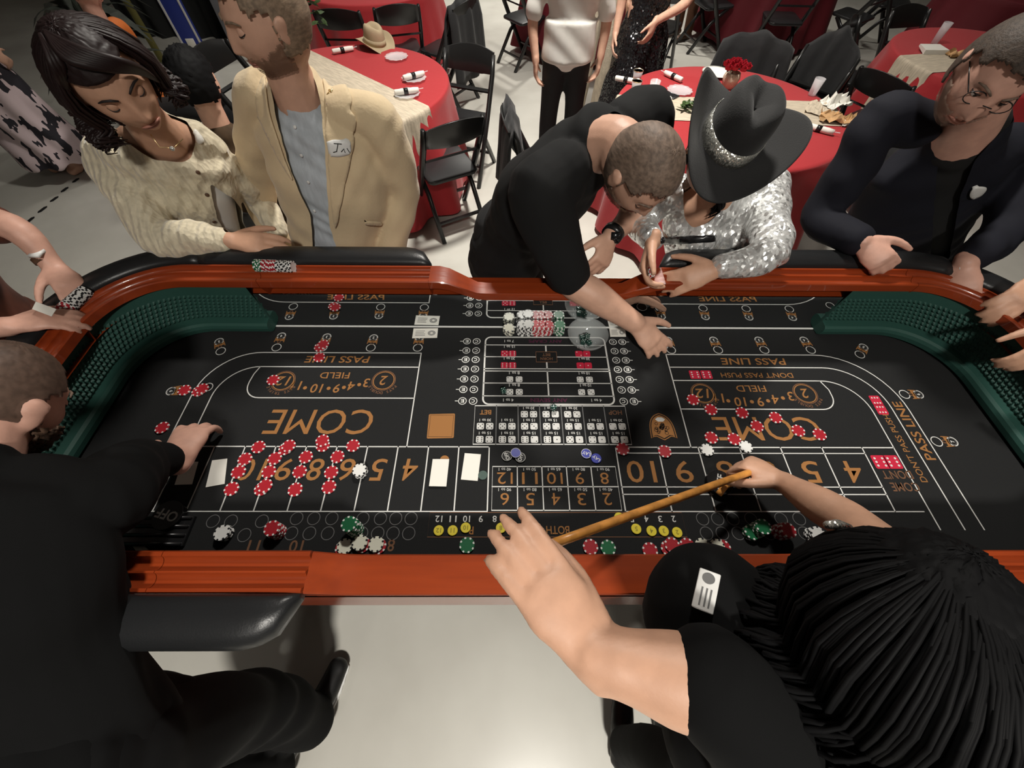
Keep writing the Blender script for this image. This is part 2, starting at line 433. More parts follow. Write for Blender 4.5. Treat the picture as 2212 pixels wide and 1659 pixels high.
# --- left end
ya, yb, yc = gy(800, 762.5), gy(800, 793), gy(800, 860)
xr = gx(895, 860)
LN.path(corner(xr, ya, gx(424, 835), Y1, .17, -1), .0036); LN.path(corner(xr, yb, gx(455, 860), Y0, .12, -1), .0036)
LN.line((xr, ya), (xr, Y0), .0036)
xf = gx(541, 820)
LN.path([(xf+.015, yb), (xf+.004, yb-.03), (xf, (yb+yc)/2)]+[(xf+.05-.05*math.cos(a), yc+.05-.05*math.sin(a)) for a in [math.pi/2*i/8 for i in range(9)]]+[(xr, yc)], .0036)
LN.line((LX[10]-.02, Y0), (LX[0], Y0), .0036); LN.line((LX[11]-.2, Y1-.003), (LX[0], Y1-.003), .003)
for x in LX[:11]: LN.line((x, Y0), (x, Y1), .0036)
LN.line((LX[11], Y0-.12), (LX[11], Y1), .003)
CO.text('PASS LINE', g(729, 776.5), .028, .222, bold=.012, shear=.12)
CO.text('FIELD', g(723.5, 811), .024, .098, bold=.004)
def field(O, c12, c2, seq, h):
    for t, p, r in (('12', c12, 1.5), ('2', c2, .8)):
        c = g(*p); O.ring(c, .034, .003); O.text(t, c, .036, .018*r+.018 if t == '12' else .024, bold=.008, shear=.2)
        DC.ring(c, .0385, .0025)
        word = 'PAYS TRIPLE' if t == '12' else 'PAYS DOUBLE'
        for i, ch in enumerate(word):
            a = -math.pi/2-(i-(len(word)-1)/2)*.21; 
            if ch != ' ': DC.text(ch, (c[0]+.048*math.cos(a), c[1]+.048*math.sin(a)), .010, a=a-math.pi/2 if False else a+math.pi/2+math.pi, bold=.02)
    for t, p in seq:
        if t == '.': O.disc(g(*p), .0065)
        else: O.text(t, g(*p), h, bold=.01, shear=.1)
field(CO, (612, 823), (829, 822), [('3', (792, 827)), ('.', (776, 831)), ('4', (759, 834)), ('.', (743, 837)), ('9', (727, 839)), ('.', (710, 839)), ('10', (684, 839)), ('.', (659, 838)), ('11', (640, 833))], .034)
CO.text('COME', g(690, 911), .086, .33, bold=0, shear=.12)
for i, t in enumerate(('4', '5', '6', '8', '9', '10')):
    x = -.0567-.0911*(2.5+i)
    CO.text(t, (x, .388), .066, .044 if len(t) == 1 else .078, bold=.004, shear=.1)
# --- right end
ra, rb, rc, rd = gy(1600, 766.5), gy(1600, 794), gy(1600, 822.5), gy(1600, 884)
x0 = gx(1465, 865)
LN.path(corner(x0, ra, gx(1968, 893), .22, .22, 1), .0036); LN.path(corner(x0, rb, gx(1955, 930), .22, .16, 1), .0036); LN.path(corner(x0, rc, gx(1922, 953), .22, .12, 1), .0036)
LN.line((x0, ra), (x0, Y0), .0036)
xf = gx(1794, 850)
LN.path([(xf-.015, rc), (xf, (rc+rd)/2+.02)]+[(xf-.05+.05*math.cos(a), rd+.05-.05*math.sin(a)) for a in [math.pi/2*i/8 for i in range(9)]]+[(x0, rd)], .0036)
RXL = [.324, .4525, .574, .70, .8246, .9507, 1.0737]
xe = gx(1932, 972)
LN.line((RXL[0], Y0), (xe, Y0), .0036)
for yy in (gy(1425, 979), gy(1425, 1052), gy(1425, 1068)): LN.line((RXL[0], yy), (RXL[-1], yy), .003)
LN.line((RXL[0], Y1-.003), (RXL[-1]+.08, Y1-.003), .003)
for x in RXL: LN.line((x, Y0), (x, Y1-.003), .0036)
CO.text('PASS LINE', g(1627, 781), .028, .225, bold=.012, shear=.06)
CO.text("DON'T PASS PUSH", g(1635, 811), .020, .245, bold=.004)
for px in (1501, 1526): die_print('red_print', 'white_print', g(px, 809.5), 6, .034, 0, .12, 1.05)
CO.text('FIELD', g(1622, 839.5), .024, .098, bold=.004)
field(CO, (1518, 850), (1739, 850), [('3', (1708, 856)), ('.', (1691, 860)), ('4', (1675, 863)), ('.', (1659, 866)), ('9', (1642, 868)), ('.', (1624, 868)), ('10', (1599, 868)), ('.', (1573, 866)), ('11', (1553, 860))], .034)
CO.text('COME', g(1657, 926), .082, .33, bold=0, shear=-.05)
yn = gy(1500, 1017)
for t, x in (('10', .388), ('9', .513), ('8', .637), ('6', .762), ('5', .888), ('4', 1.012)):
    CO.text(t, (x, .383), .066, .05 if len(t) == 1 else .084, bold=.004)
v = -math.pi/2+math.pi
pc = g(1972, 928); CO.text('PASS LINE', ((gx(1968, 893)+gx(1955, 930))/2, pc[1]), .030, .20, a=math.pi/2, bold=.012)
CO.text("DON'T PASS PUSH", ((gx(1955, 930)+gx(1922, 953))/2, g(1940, 965)[1]), .020, .22, a=math.pi/2, bold=.004)
xx = (gx(1955, 930)+gx(1922, 953))/2
for p in ((1888, 865), (1901, 885)): die_print('red_print', 'white_print', (xx-.003, g(*p)[1]), 6, .034, math.pi/2, .12, 1.05)
for px in (1901, 1929): die_print('red_print', 'white_print', g(px, 998), 6, .042, 0, .12)
DC.text("DON'T", g(1938, 1026), .026, .088, bold=.01); DC.text('COME', g(1955, 1052), .026, .08, bold=.01)
# --- odds spots: plain ring, numbered ring and the copper barrel between them
def spot(plain, num, k):
    a, b = Vector(g(*plain)), Vector(g(*num)); d = (a-b).normalized(); n = Vector((-d.y, d.x))
    LN.ring(a, .0155, .0026, 20); LN.ring(b, .0145, .0028, 20); GR.ring(b, .011, .0016, 16); BP.disc(b, .0001)
    LN.text(str(k), b, .011, a=math.atan2(d.y, d.x)-math.pi/2, bold=.03)
    e = b+d*.022
    CO.path([b+n*.0145, e+n*.0165, e+n*.0165+d*.006], .0028); CO.path([b-n*.0145, e-n*.0165, e-n*.0165+d*.006], .0028)
    CO.poly([b+n*.013+d*.011, b-n*.013+d*.011, e-n*.015, e+n*.015][::-1]); DC.ring(e+d*.004, .005, .003, 10)
for i, (a, b) in enumerate((((597.5, 750.6), (608, 726)), ((697, 751), (706, 728)), ((801, 751.4), (807, 730)), ((902.5, 751.4), (906, 730)), ((477, 758.7), (473.4, 738)), ((449, 836.5), (370, 845)),
    ((1449.6, 756), (1443, 735)), ((1551, 756), (1541.7, 735)), ((1651, 756), (1639.5, 735)), ((1751, 756), (1737, 735)), ((1857, 766), (1865, 750)), ((1953.6, 852), (1983.7, 852)), ((2023, 953.8), (2057, 953.8)))):
    spot(a, b, (4, 3, 2, 1, 5, 6, 1, 2, 3, 4, 5, 6, 7)[i])
# --- C and E circles
for i, y in enumerate((737.4, 757.3, 777, 797.3, 818.8, 841.4, 866.3)):
    f = i/6; yw = gy(1015, y)
    for cx, ex, sg in ((gx(1026, 800), gx(1004, 800), -1), (gx(1335, 800), gx(1356, 800), 1)):
        for x, t in ((cx, 'C'), (ex, 'E')):
            WT.ring((x, yw), .0125, .0026, 20); WT.text(t, (x, yw), .013, .011, bold=.03)
        WT.line((ex+sg*.0135, yw), (ex+sg*.023, yw), .0026)
# --- centre box of proposition bets
bx0, bx1 = gx(1046, 800), gx(1316, 800); by = [gy(1180, y) for y in (729, 745.8, 771.3, 797, 802, 828, 855.7, 873.7)]
WT.path(rrect(bx0, bx1, by[7], by[0], .02, 6, .5), .0055, True)
for y in by[1:7]: WT.line((bx0, y), (bx1, y), .0034)
bm = gx(1182, 800); WT.line((bm, by[1]), (bm, by[3]), .005); WT.line((bm, by[4]), (bm, by[6]), .005)
hw, hh = .036, .022; hc = (bm, by[2]); BP.poly([(hc[0]-hw, hc[1]-hh), (hc[0]+hw, hc[1]-hh), (hc[0]+hw, hc[1]+hh), (hc[0]-hw, hc[1]+hh)])
HB = Print(.0012, 'dark_copper_print')
HB.path([(hc[0]-hw, hc[1]-hh), (hc[0]+hw, hc[1]-hh), (hc[0]+hw, hc[1]+hh), (hc[0]-hw, hc[1]+hh)], .003, True)
HB.text('HORN', (hc[0], hc[1]-.008), .012, .042, bold=.02); HB.text('BET', (hc[0], hc[1]+.009), .012, .028, bold=.02)
PL.text('ANY CRAPS', (bm, (by[0]+by[1])/2), .014, .12, bold=.02); PL.text('ANY SEVEN', (bm, (by[6]+by[7])/2), .014, .12, bold=.02)
def odds(t, p, h=.0105, w=None): WT.text(t, p, h, w, bold=.012)
l1, l2, r1, r2 = gx(1107, 800)-.027, gx(1107, 800), gx(1263, 800)-.013, gx(1263, 800)+.014
lc, rc_ = (l1+l2)/2, (r1+r2)/2; dx = .0135
odds('7 to 1', (lc+.002, (by[0]+by[1])/2), .011, .034); odds('7 to 1', (rc_, (by[0]+by[1])/2), .011, .034)
for (t, yt, yb_, lk, rk) in (('15 to 1', by[1], by[2], (5, 6), (2, 1)), ('30 to 1', by[2], by[3], (6, 6), (1, 1))):
    yy = yb_+.0145
    for c, ks in ((lc, lk), (rc_, rk)):
        die_print('red_print', 'white_print', (c-dx, yy), ks[0], .0255); die_print('red_print', 'white_print', (c+dx, yy), ks[1], .0255)
        odds(t, (c+.003, yt-.0075), .0105, .038)
for (ta, tb, yt, yb_, lk, rk) in (('8 to 1', '10 to 1', by[4], by[5], (2, 2), (4, 4)), ('8 to 1', '10 to 1', by[5], by[6], (5, 5), (3, 3))):
    yy = yb_+.0155
    for t, c, ks in ((ta, lc+.02, lk), (tb, rc_-.004, rk)):
        die_print('white_print', 'black_print', (c-.0155, yy), ks[0], .0225); die_print('white_print', 'black_print', (c+.0155, yy), ks[1], .0225); odds(t, (c, yt-.008), .011, .036)
for c in (lc-.0, rc_+.026): odds('4 to 1', (c, (by[6]+by[7])/2), .011, .034)
# --- hop bets
hx0, hx1, hy0, hy1 = gx(1024, 918), gx(1357, 918), gy(1190, 960), gy(1190, 877)
WT.path([(hx0, hy0), (hx1, hy0), (hx1, hy1), (hx0, hy1)], .0034, True)
cw = (hx1-hx0)/7
for i in range(1, 7): GR.line((hx0+cw*i, hy0), (hx0+cw*i, hy1), .003)
rows = {0: {2: (4, 4), 3: (4, 1), 4: (3, 3)}, 1: {0: (5, 5), 1: (5, 4), 2: (5, 3), 3: (5, 2), 4: (4, 2), 5: (3, 2), 6: (2, 2)}, 2: {0: (6, 4), 1: (6, 3), 2: (6, 2), 3: (6, 1), 4: (5, 1), 5: (4, 1), 6: (3, 1)}}
ydie = [gy(1190, y) for y in (895, 921, 949.5)]; ytx = [gy(1190, y) for y in (882, 908, 936)]
for r_, cols in rows.items():
    for c, ks in cols.items():
        x = hx0+cw*(c+.5)
        die_print('white_print', 'black_print', (x-.0145, ydie[r_]), ks[0], .0225); die_print('white_print', 'black_print', (x+.0145, ydie[r_]), ks[1], .0225)
        t = '30 to 1' if (r_ == 0 or (r_ == 1 and c in (0, 6))) else '15 to 1'
        odds(t, (x, ytx[r_]), .0095, .036)
CO.text('BET', (hx0+cw*.5, gy(1190, 891)), .016, .036, bold=.015); DC.text('HOP', (hx1-cw*.5, gy(1190, 891)), .016, .042, bold=.015)
# --- proposition numbers at the near middle
nx0, nx1, ny0, ny1 = gx(1063, 1055), gx(1336, 1055), Y1, gy(1200, 1008)
LN.path([(nx0, ny0), (nx1, ny0), (nx1, ny1), (nx0, ny1)], .003, True); nm = gy(1200, 1051.4); LN.line((nx0, nm), (nx1, nm), .003)
cw = (nx1-nx0)/5
for i in range(5):
    if i: LN.line((nx0+cw*i, ny0), (nx0+cw*i, ny1), .003)
    x = nx0+cw*(i+.5)
    for y1_, t, o in ((ny1, ('12', '11', '10', '9', '8')[i], ('40', '50', '65', '80', '90')[i]), (nm, ('6', '5', '4', '3', '2')[i], ('90', '80', '65', '50', '40')[i])):
        CO.text(t, (x, y1_-.035), .034, .024 if len(t) == 1 else .045, bold=.0); WT.text(o+' to 1', (x, y1_-.0085), .009, .036, bold=.0)
# --- strip along the near wall: buck rack, prop rack, player spots
for i in range(7):
    pass
for r_, ys, xs in ((0, 1120, (460.5, 499, 566, 641, 678, 717, 784, 822, 855, 888)), (1, 1152, (528, 629.5, 668.5, 708, 781, 816, 849, 883))):
    for x in xs: GR.ring(g(x, ys if x > 600 else ys+(4 if r_ else 6)), .0165, .0018, 20)
for ys, xs in ((1121, (1517.5, 1550, 1583, 1622, 1687, 1726)), (1152, (1526, 1560, 1594.5, 1738, 1661))):
    for x in xs: GR.ring(g(x, ys), .0165, .0018, 20)
yt = gy(1200, 1121)
for t, x in (('12', 948), ('11', 978.7), ('10', 1007.8), ('9', 1038.7), ('8', 1068.6), ('5', 1365.5), ('4', 1396.5), ('3', 1426), ('2', 1455)):
    WT.text(t, (gx(x, 1121), yt), .017, .011 if len(t) == 1 else .019, bold=.01)
DC.path([(gx(926, 1133), gy(1200, 1107)), (gx(1478, 1133), gy(1200, 1107)), (gx(1478, 1133), gy(1200, 1160)), (gx(926, 1133), gy(1200, 1160))], .002, True)
CO.text('BOTH', g(1205, 1145), .021, .062, bold=.01); CO.text('P', g(1018, 1146), .02, .012, bold=.01)
DC.text('8', g(845, 1178), .03, .018, bold=.01); DC.text('10', g(640, 1180), .03, .035, bold=.01); DC.text('11', g(548, 1180), .03, .03, bold=.01)
# --- copper square left of the hop bets, shield right of them
q = g(953, 920); BPQ = (.082, .082)
CO.rr(q, .082, .084, .004, .03); 
BP.path([(q[0]-.036, q[1]-.037), (q[0]+.036, q[1]-.037), (q[0]+.036, q[1]+.037), (q[0]-.036, q[1]+.037)], .0012, True)
s_ = g(1429, 921); sw, sh = .039, .045
def shield(k):
    P = [(0, 1)]+[(math.sin(a)*.98, -.55+1.5*math.cos(a)**.8) for a in [math.pi/2*i/7*.93 for i in range(1, 8)]]+[(1, -.9), (.8, -.78), (.55, -.75), (.3, -.88), (0, -1.02)]
    P = P+[(-x, y) for x, y in P[-2:0:-1]]
    return [(s_[0]+x*sw*k, s_[1]+y*sh*k) for x, y in P]
CO.path(shield(1.0), .003, True); CO.poly(shield(.88)[::-1])
HB2 = Print(.0009)
for i in range(26):
    a = rng.uniform(0, 6.28); r_ = rng.uniform(.0, .6)
    c = (s_[0]+sw*r_*math.cos(a)*.9, s_[1]-.006+sh*r_*math.sin(a)*.8); HB2.ring(c, rng.uniform(.0025, .006), .0015, 8)
WP.poly([(s_[0]-.016, s_[1]+.024), (s_[0]-.008, s_[1]+.016), (s_[0]+.008, s_[1]+.016), (s_[0]+.016, s_[1]+.024), (s_[0]+.007, s_[1]+.031), (s_[0]-.007, s_[1]+.031)])
LN.done('layout_lines', 'white_print', 'white lines and odds rings printed on the felt'); CO.done('copper_lettering', 'copper_print', 'copper words and numbers printed upside down'); WT.done('white_lettering', 'white_print')
GR.done('grey_rings', 'grey_print'); DC.done('dark_copper_lettering', 'dark_copper_print'); PL.done('plum_lettering', 'plum_print'); WD.done('white_dice_print', 'white_print')
RD.done('red_dice_print', 'red_print'); WP.done('white_pips', 'white_print'); BP.done('black_pips', 'black_print'); HB.done('horn_lettering', 'dark_copper_print'); HB2.done('shield_ornament', 'black_print')
# ---------------------------------------------------------------- chips
CHIP_R, CHIP_H = .0198, .0034
def chip_proto(col, spot):
    r, h = CHIP_R, CHIP_H
    b = MB().lathe([(0, 0), (r-.0006, 0), (r, .0006), (r, h-.0006), (r-.0006, h), (.0125, h), (.0122, h-.0003), (0, h-.0003)], 24).mesh('chip', col, False)
    s = MB()
    for k in range(8):
        a0 = 2*math.pi*k/8; vs = []
        for z0, z1, r0, r1 in ((-.00012, h+.00012, r-.0042, r+.00012),):
            for j in range(4):
                a = a0-.14+.28*j/3; c_, s_ = math.cos(a), math.sin(a)
                vs += [(r0*c_, r0*s_, z1), (r1*c_, r1*s_, z1), (r1*c_, r1*s_, z0), (r0*c_, r0*s_, z0)]
        fs = []
        for j in range(3):
            q = j*4
            for m_ in range(4): fs.append((q+m_, q+(m_+1) % 4, q+4+(m_+1) % 4, q+4+m_))
        fs += [(3, 2, 1, 0), (12, 13, 14, 15)]
        s.add(vs, fs)
    return b, s.mesh('edge_spots', spot)
CHIPS = {'red': chip_proto('red_chip', 'white_chip'), 'white': chip_proto('white_chip', 'black_spot'), 'cream': chip_proto('cream_chip', 'black_spot'), 'green': chip_proto('green_chip', 'white_chip')}
def chip(col, loc, label, group=None, R=None):
    b, s = CHIPS[col]
    o = link(bpy.data.objects.new(col+'_chip', b)); a = rng.uniform(0, 6.28)
    o.matrix_world = Matrix.Translation(Vector(loc)) @ ((R.to_4x4() if R else Matrix()) @ Matrix.Rotation(a, 4, 'Z'))
    c = link(bpy.data.objects.new('edge_spots', s), o); tag(o, label, 'chip', group); return o
ORD = ('lowest', 'second', 'third', 'fourth', 'fifth', 'sixth', 'seventh', 'eighth', 'ninth', 'tenth', 'eleventh', 'twelfth', 'thirteenth', 'fourteenth', 'fifteenth', 'sixteenth', 'seventeenth', 'eighteenth', 'nineteenth', 'twentieth')
ORD = ORD + tuple('twenty-'+o for o in ('first',)+ORD[1:9]) + ('thirtieth',)
def nth(i, n): return 'topmost' if i == n-1 else 'lowest' if i == 0 else ORD[i]+' from bottom'
def stack(col, loc, n, label, group, j=.0012, lean=(0, 0)):
    for i in range(n):
        chip(col, (loc[0]+rng.uniform(-j, j)+lean[0]*i, loc[1]+rng.uniform(-j, j)+lean[1]*i, loc[2]+i*(CHIP_H+.00025)), '%s %s chip of the %s' % (nth(i, n), col, group), group)
FT = FZ+.0012
def at(px, py): p = g(px, py); return (p[0], p[1], FT)
L_ = lambda x, y: (280+x/3.352, 880+y/3.352)
R_ = lambda x, y: (1340+x/3.352, 800+y/3.352)
rowname = ('top', 'second', 'third', 'bottom')
colname = ('leftmost', 'second from left', 'third from left', 'rightmost')
for r_, xs in enumerate((((937, 290), (1133, 302), (1403, 280), (1620, 280)), ((840, 377), (1055, 372), (1280, 362), (1508, 360)), ((793, 470), (1012, 468), (1235, 468), (1463, 473)), ((743, 592), (960, 592), (1203, 597), (1447, 578)))):
    for c, p in enumerate(xs):
        chip('red', at(*L_(*p)), 'red chip in the %s row on the left numbers, %s' % (rowname[r_], colname[c]), 'red chips in rows on the left numbers')
for p, t in (((1160, 285), 'second from left in the top'), ((1403, 247), 'third from left in the top'), ((990, 572), 'second from left in the bottom')):
    q = at(*L_(*p)); chip('red', (q[0], q[1], FT+CHIP_H+.0003 if True else FT), 'upper chip of the red pair %s row at left' % t, 'red chips in rows on the left numbers')
stack('white', at(*L_(1678, 470)), 5, 'white chip in the short white stack between the left 6 and 5', 'short white stack on the left numbers')
stack('white', at(*L_(705, 918)), 6, 'white chip in the stack at the left end of the ring strip', 'white stack on the left ring strip')
stack('red', at(*L_(1080, 905)), 9, 'red chip in the stack on the left ring strip', 'red stack on the left ring strip', lean=(-.0004, .0003))
stack('green', at(*L_(1645, 890)), 12, 'green chip in the tall stack on the left ring strip', 'green stack on the left ring strip', lean=(-.0006, .0006))
for i, (p, zz) in enumerate((((1565, 1010), .0042), ((1675, 985), .0078), ((1790, 995), .0042))):
    q = at(*L_(*p)); chip('cream', (q[0], q[1], FT+zz), ('leftmost', 'middle', 'rightmost')[i]+' cream chip of three by the near rail, left', 'cream chips by the near rail')
    chip('red', (q[0]+(-.005 if i == 0 else .006), q[1]-.004, FT), 'red chip half under the %s cream chip by the near rail' % ('left', 'middle', 'right')[i])
    if i == 1: chip('cream', (q[0], q[1], FT+.0038), 'cream chip under the middle cream chip by the near rail')
# left pass line and field
for p, dz, t in (((692, 751), 0, 'lower chip of the red pair above the left pass line'), ((700, 746.5), CHIP_H+.0003, 'upper chip of the red pair above the left pass line'),
                 ((690.4, 773), 0, 'red chip on the letters of the left pass line'), ((591, 822), 0, 'red chip on the left 12 of the field'),
                 ((400, 844), 0, 'red chip between the ring and the pass line at the left end'), ((430, 846), 0, 'lower red chip on the left end of the pass line'), ((440, 842), CHIP_H+.0003, 'upper red chip on the left end of the pass line'), ((352, 925), 0, 'red chip lying in the shade behind the left dealer sleeve')):
    q = at(*p); chip('red', (q[0], q[1], FT+dz), t)
# right end
for p, t in (((523, 215), 'red chip touching the right 12 of the field'), ((652, 287), 'red chip on the line below the right 12'), ((877, 310), 'red chip just below the right field line, above the M'), ((1120, 345), 'red chip above the O of the right COME'),
             ((985, 407), 'red chip on the M of the right COME'), ((1283, 440), 'red chip between O and C of the right COME'), ((1437, 467), 'red chip right of the C of the right COME'), ((655, 490), 'red chip below left of the right COME'),
             ((820, 500), 'red chip at the foot of the E of the right COME'), ((318, 590), 'red chip on the line between the right 10 and 9'), ((15, 572), 'red chip at the upper left corner of the right 10 box')):
    chip('red', at(*R_(*p)), t)
chip('white', at(*R_(625, 578)), 'white chip on the double line above the right 9 box'); chip('white', at(*R_(905, 556)), 'white chip beyond the fist that holds the stick')
stack('green', at(*R_(935, 1180)), 4, 'green chip in the low stack on the right ring strip', 'low green stack on the right strip')
stack('green', at(*R_(975, 1160)), 9, 'green chip in the tall stack on the right ring strip', 'tall green stack on the right strip', lean=(.0006, .0004))
stack('red', at(*R_(1140, 1175)), 9, 'red chip in the stack on the right ring strip', 'red stack on the right strip', lean=(.0009, 0))
stack('white', at(*R_(1380, 1200)), 6, 'white chip in the stack at the right end of the ring strip', 'white stack on the right strip', lean=(.001, 0))
for col, p, dz, t in (('red', (212, 1305), 0, 'red chip against the near rail, left of the red pair'), ('red', (345, 1290), 0, 'red chip under the red pair by the near rail'), ('red', (368, 1270), .004, 'left chip of the red pair by the near rail'), ('red', (478, 1275), .004, 'right chip of the red pair by the near rail'),
                 ('cream', (590, 1275), .003, 'left cream chip of the pair by the near rail, right'), ('cream', (695, 1280), .003, 'right cream chip of the pair by the near rail, right'), ('red', (740, 1285), 0, 'red chip peeping out behind the right cream chip')):
    q = at(*R_(*p)); chip(col, (q[0], q[1], FT+dz), t)
for col, p, t in (('green', (1009, 1178), 'green chip by the near rail left of the blurred hand'), ('red', (1275, 1182), 'red chip by the near rail under the swinging stick'), ('green', (1313, 1184), 'green chip by the near rail right of the swinging stick')):
    chip(col, at(*p), t)
# bank stacks against the mirror
YM = YF-.03
for col, px, n, nm in (('cream', 1099, 8, 'short cream stack'), ('white', 1128, 12, 'front white stack'), ('red', 1157, 12, 'left red stack'), ('red', 1182, 12, 'right red stack'), ('green', 1206, 12, 'green stack')):
    x = gx(px, 712); y = gy(px, 718.5) if col == 'cream' else gy(px, 718)
    stack(col, (x, y, FT), n, '%s chip in the %s standing before the mirror' % (col, nm), nm+' before the mirror', j=.0016)
stack('white', (gx(1140, 712), YF-.0285, FT), 13, '', 'rear white stack against the mirror', j=.0012); stack('red', (gx(1170, 712), YF-.0285, FT), 12, '', 'rear red stack against the mirror', j=.0012)
# chips lying on edge in the rail grooves
def rail_row(cols, p0, axis, nm, z=NZ+.0065):
    ax = Vector(axis).to_3d().normalized(); R = ax.to_track_quat('Z', 'Y').to_matrix(); p = Vector(p0)
    for i, c in enumerate(cols): chip(c, (p.x+ax.x*i*.0042, p.y+ax.y*i*.0042, z), '%s chip, %s from left, in the rail row %s' % (c, 'first' if i == 0 else ORD[i], nm), 'rail row of chips '+nm, R)
q = Z(556, 577, NZ); rail_row(['green']*6+['red']*11+['white']*12, (q.x, q.y), (1, -.05), 'before the tan blazer')
q = Z(122, 692, NZ); rail_row(['green']*4+['red']*8+['white']*16, (q.x, q.y), (Z(182, 640, NZ)-q), 'at the left hands')
# ---------------------------------------------------------------- discs, pucks, dice, cards, bowl
def disc_thing(name, p, r, h, m, label, text=None, tm='lammer_ink', z=FT, th=.012, group=None, tilt=None, ta=math.pi, band=None, cat='marker'):
    o = MB().lathe([(0, 0), (r-.0008, 0), (r, .0008), (r, h-.0008), (r-.0008, h), (0, h)], 28).obj(name, m)
    o.location = (*g(*p), z) if len(p) == 2 else p
    if tilt: o.rotation_euler = tilt
    tag(o, label, cat, group)
    if text:
        v, fs, asp = text2d(text, .02); w_ = min(th*asp, r*1.55); ca, sa = math.cos(ta), math.sin(ta)
        MB().add([((x-.5)*w_*ca-(y-.5)*th*sa, (x-.5)*w_*sa+(y-.5)*th*ca, h+.0002) for x, y in v], fs).obj('lettering', tm, o)
    if band:
        mb = MB(); k = 28; vs = []
        for i in range(k): a = 2*math.pi*i/k; vs += [(r*.9*math.cos(a), r*.9*math.sin(a), h+.0002), (r*.98*math.cos(a), r*.98*math.sin(a), h+.0002)]
        mb.grid(vs, k, 2, True).obj('rim_band', band, o)
    return o
WORDS = {'12': 'twelve', '11': 'eleven', '10': 'ten', '8': 'eight', '5': 'five', '4': 'four', '3': 'three', '2': 'two'}
for p, t in (((948, 1146.5), '12'), ((978, 1146.5), '11'), ((1006, 1140.5), '10'), ((1082, 1141), '8'), ((1373.7, 1143), '5'), ((1406.6, 1147.5), '4'), ((1433, 1147.5), '3'), ((1462, 1150.5), '2')):
    disc_thing('yellow_marker', p, .0135, .003, 'yellow_disc', 'yellow plastic disc marked %s on the strip by the near rail' % WORDS[t], t)
disc_thing('yellow_marker', (1337, 1118.5), .0135, .003, 'yellow_disc', 'yellow disc lying alone under the swinging stick', None)
disc_thing('off_marker', (1095, 986), .0155, .003, 'black_gloss', 'left black OFF disc above the 12 box', 'OFF', 'white_print', ta=1.9, band='white_print')
disc_thing('off_marker', (1124, 989), .0155, .003, 'black_gloss', 'right black OFF disc above the 12 box', 'OFF', 'white_print', ta=1.3, band='white_print')
disc_thing('blue_marker', (1114, 980), .0155, .003, 'blue_disc', 'blue and white disc leaning behind the two black OFF discs', None, z=FT+.0034, band='white_print')
disc_thing('lay_marker', (1266, 980.5), .0155, .003, 'blue_disc', 'left blue LAY disc above the 8 box', 'LAY', 'white_print', th=.01, ta=2.8, band='white_print')
disc_thing('lay_marker', (1287.5, 991), .0155, .003, 'blue_disc', 'right blue LAY disc above the 8 box', 'LAY', 'white_print', th=.01, ta=2.4)
disc_thing('clear_marker', (1043, 1027), .0135, .003, 'dark_glass', 'clear smoky disc beside the white card', None)
disc_thing('off_puck', (372, 1116), .039, .018, 'black_gloss', 'large black OFF puck beside the left dealer', 'OFF', 'white_print', th=.026, ta=2.9, cat='puck')
disc_thing('off_puck', (1549, 1046), .036, .018, 'black_gloss', 'large black OFF puck under the fist with the stick', 'OFF', 'white_print', th=.02, ta=1.2, cat='puck')
disc_thing('dealer_puck', Vector(g(1405, 752)).to_3d()+Vector((0, 0, FT)), .02, .012, 'black_gloss', 'black round puck pinched under the reaching hand', None, band='white_print', cat='puck')
def die(p, m, label, a, s=.017):
    o = bevel(MB().box((0, 0, s/2), (s, s, s)).obj('die', m), .0015); o.location = (*g(*p), FT); o.rotation_euler = (0, 0, a); tag(o, label, 'die', 'loose dice')
    mb = MB()
    for (k, ax) in ((5, 2), (3, 0), (4, 1), (3, -1), (2, -2)):
        for x, y in PIPS[k]:
            x *= s*.27; y *= s*.27; e = s/2+.0003
            c, n_ = {2: ((x, y, s+.0003), (0, 0, 1)), 0: ((e, x, y+s/2), (1, 0, 0)), 1: ((x, -e, y+s/2), (0, -1, 0)), -1: ((-e, x, y+s/2), (-1, 0, 0)), -2: ((x, e, y+s/2), (0, 1, 0))}[ax]
            R = Vector(n_).to_track_quat('Z', 'Y').to_matrix(); mb.add([Vector(c)+R @ Vector((s*.09*math.cos(t), s*.09*math.sin(t), 0)) for t in np.linspace(0, 5.5, 8)], [tuple(range(8))])
    mb.obj('pips', 'white_print', o)
die((1087.5, 847), 'green_glass', 'dark green see-through die left of the printed white fives', .3)
die((1195.4, 884), 'green_glass', 'dark see-through die on the top edge of the hop bets', .8)
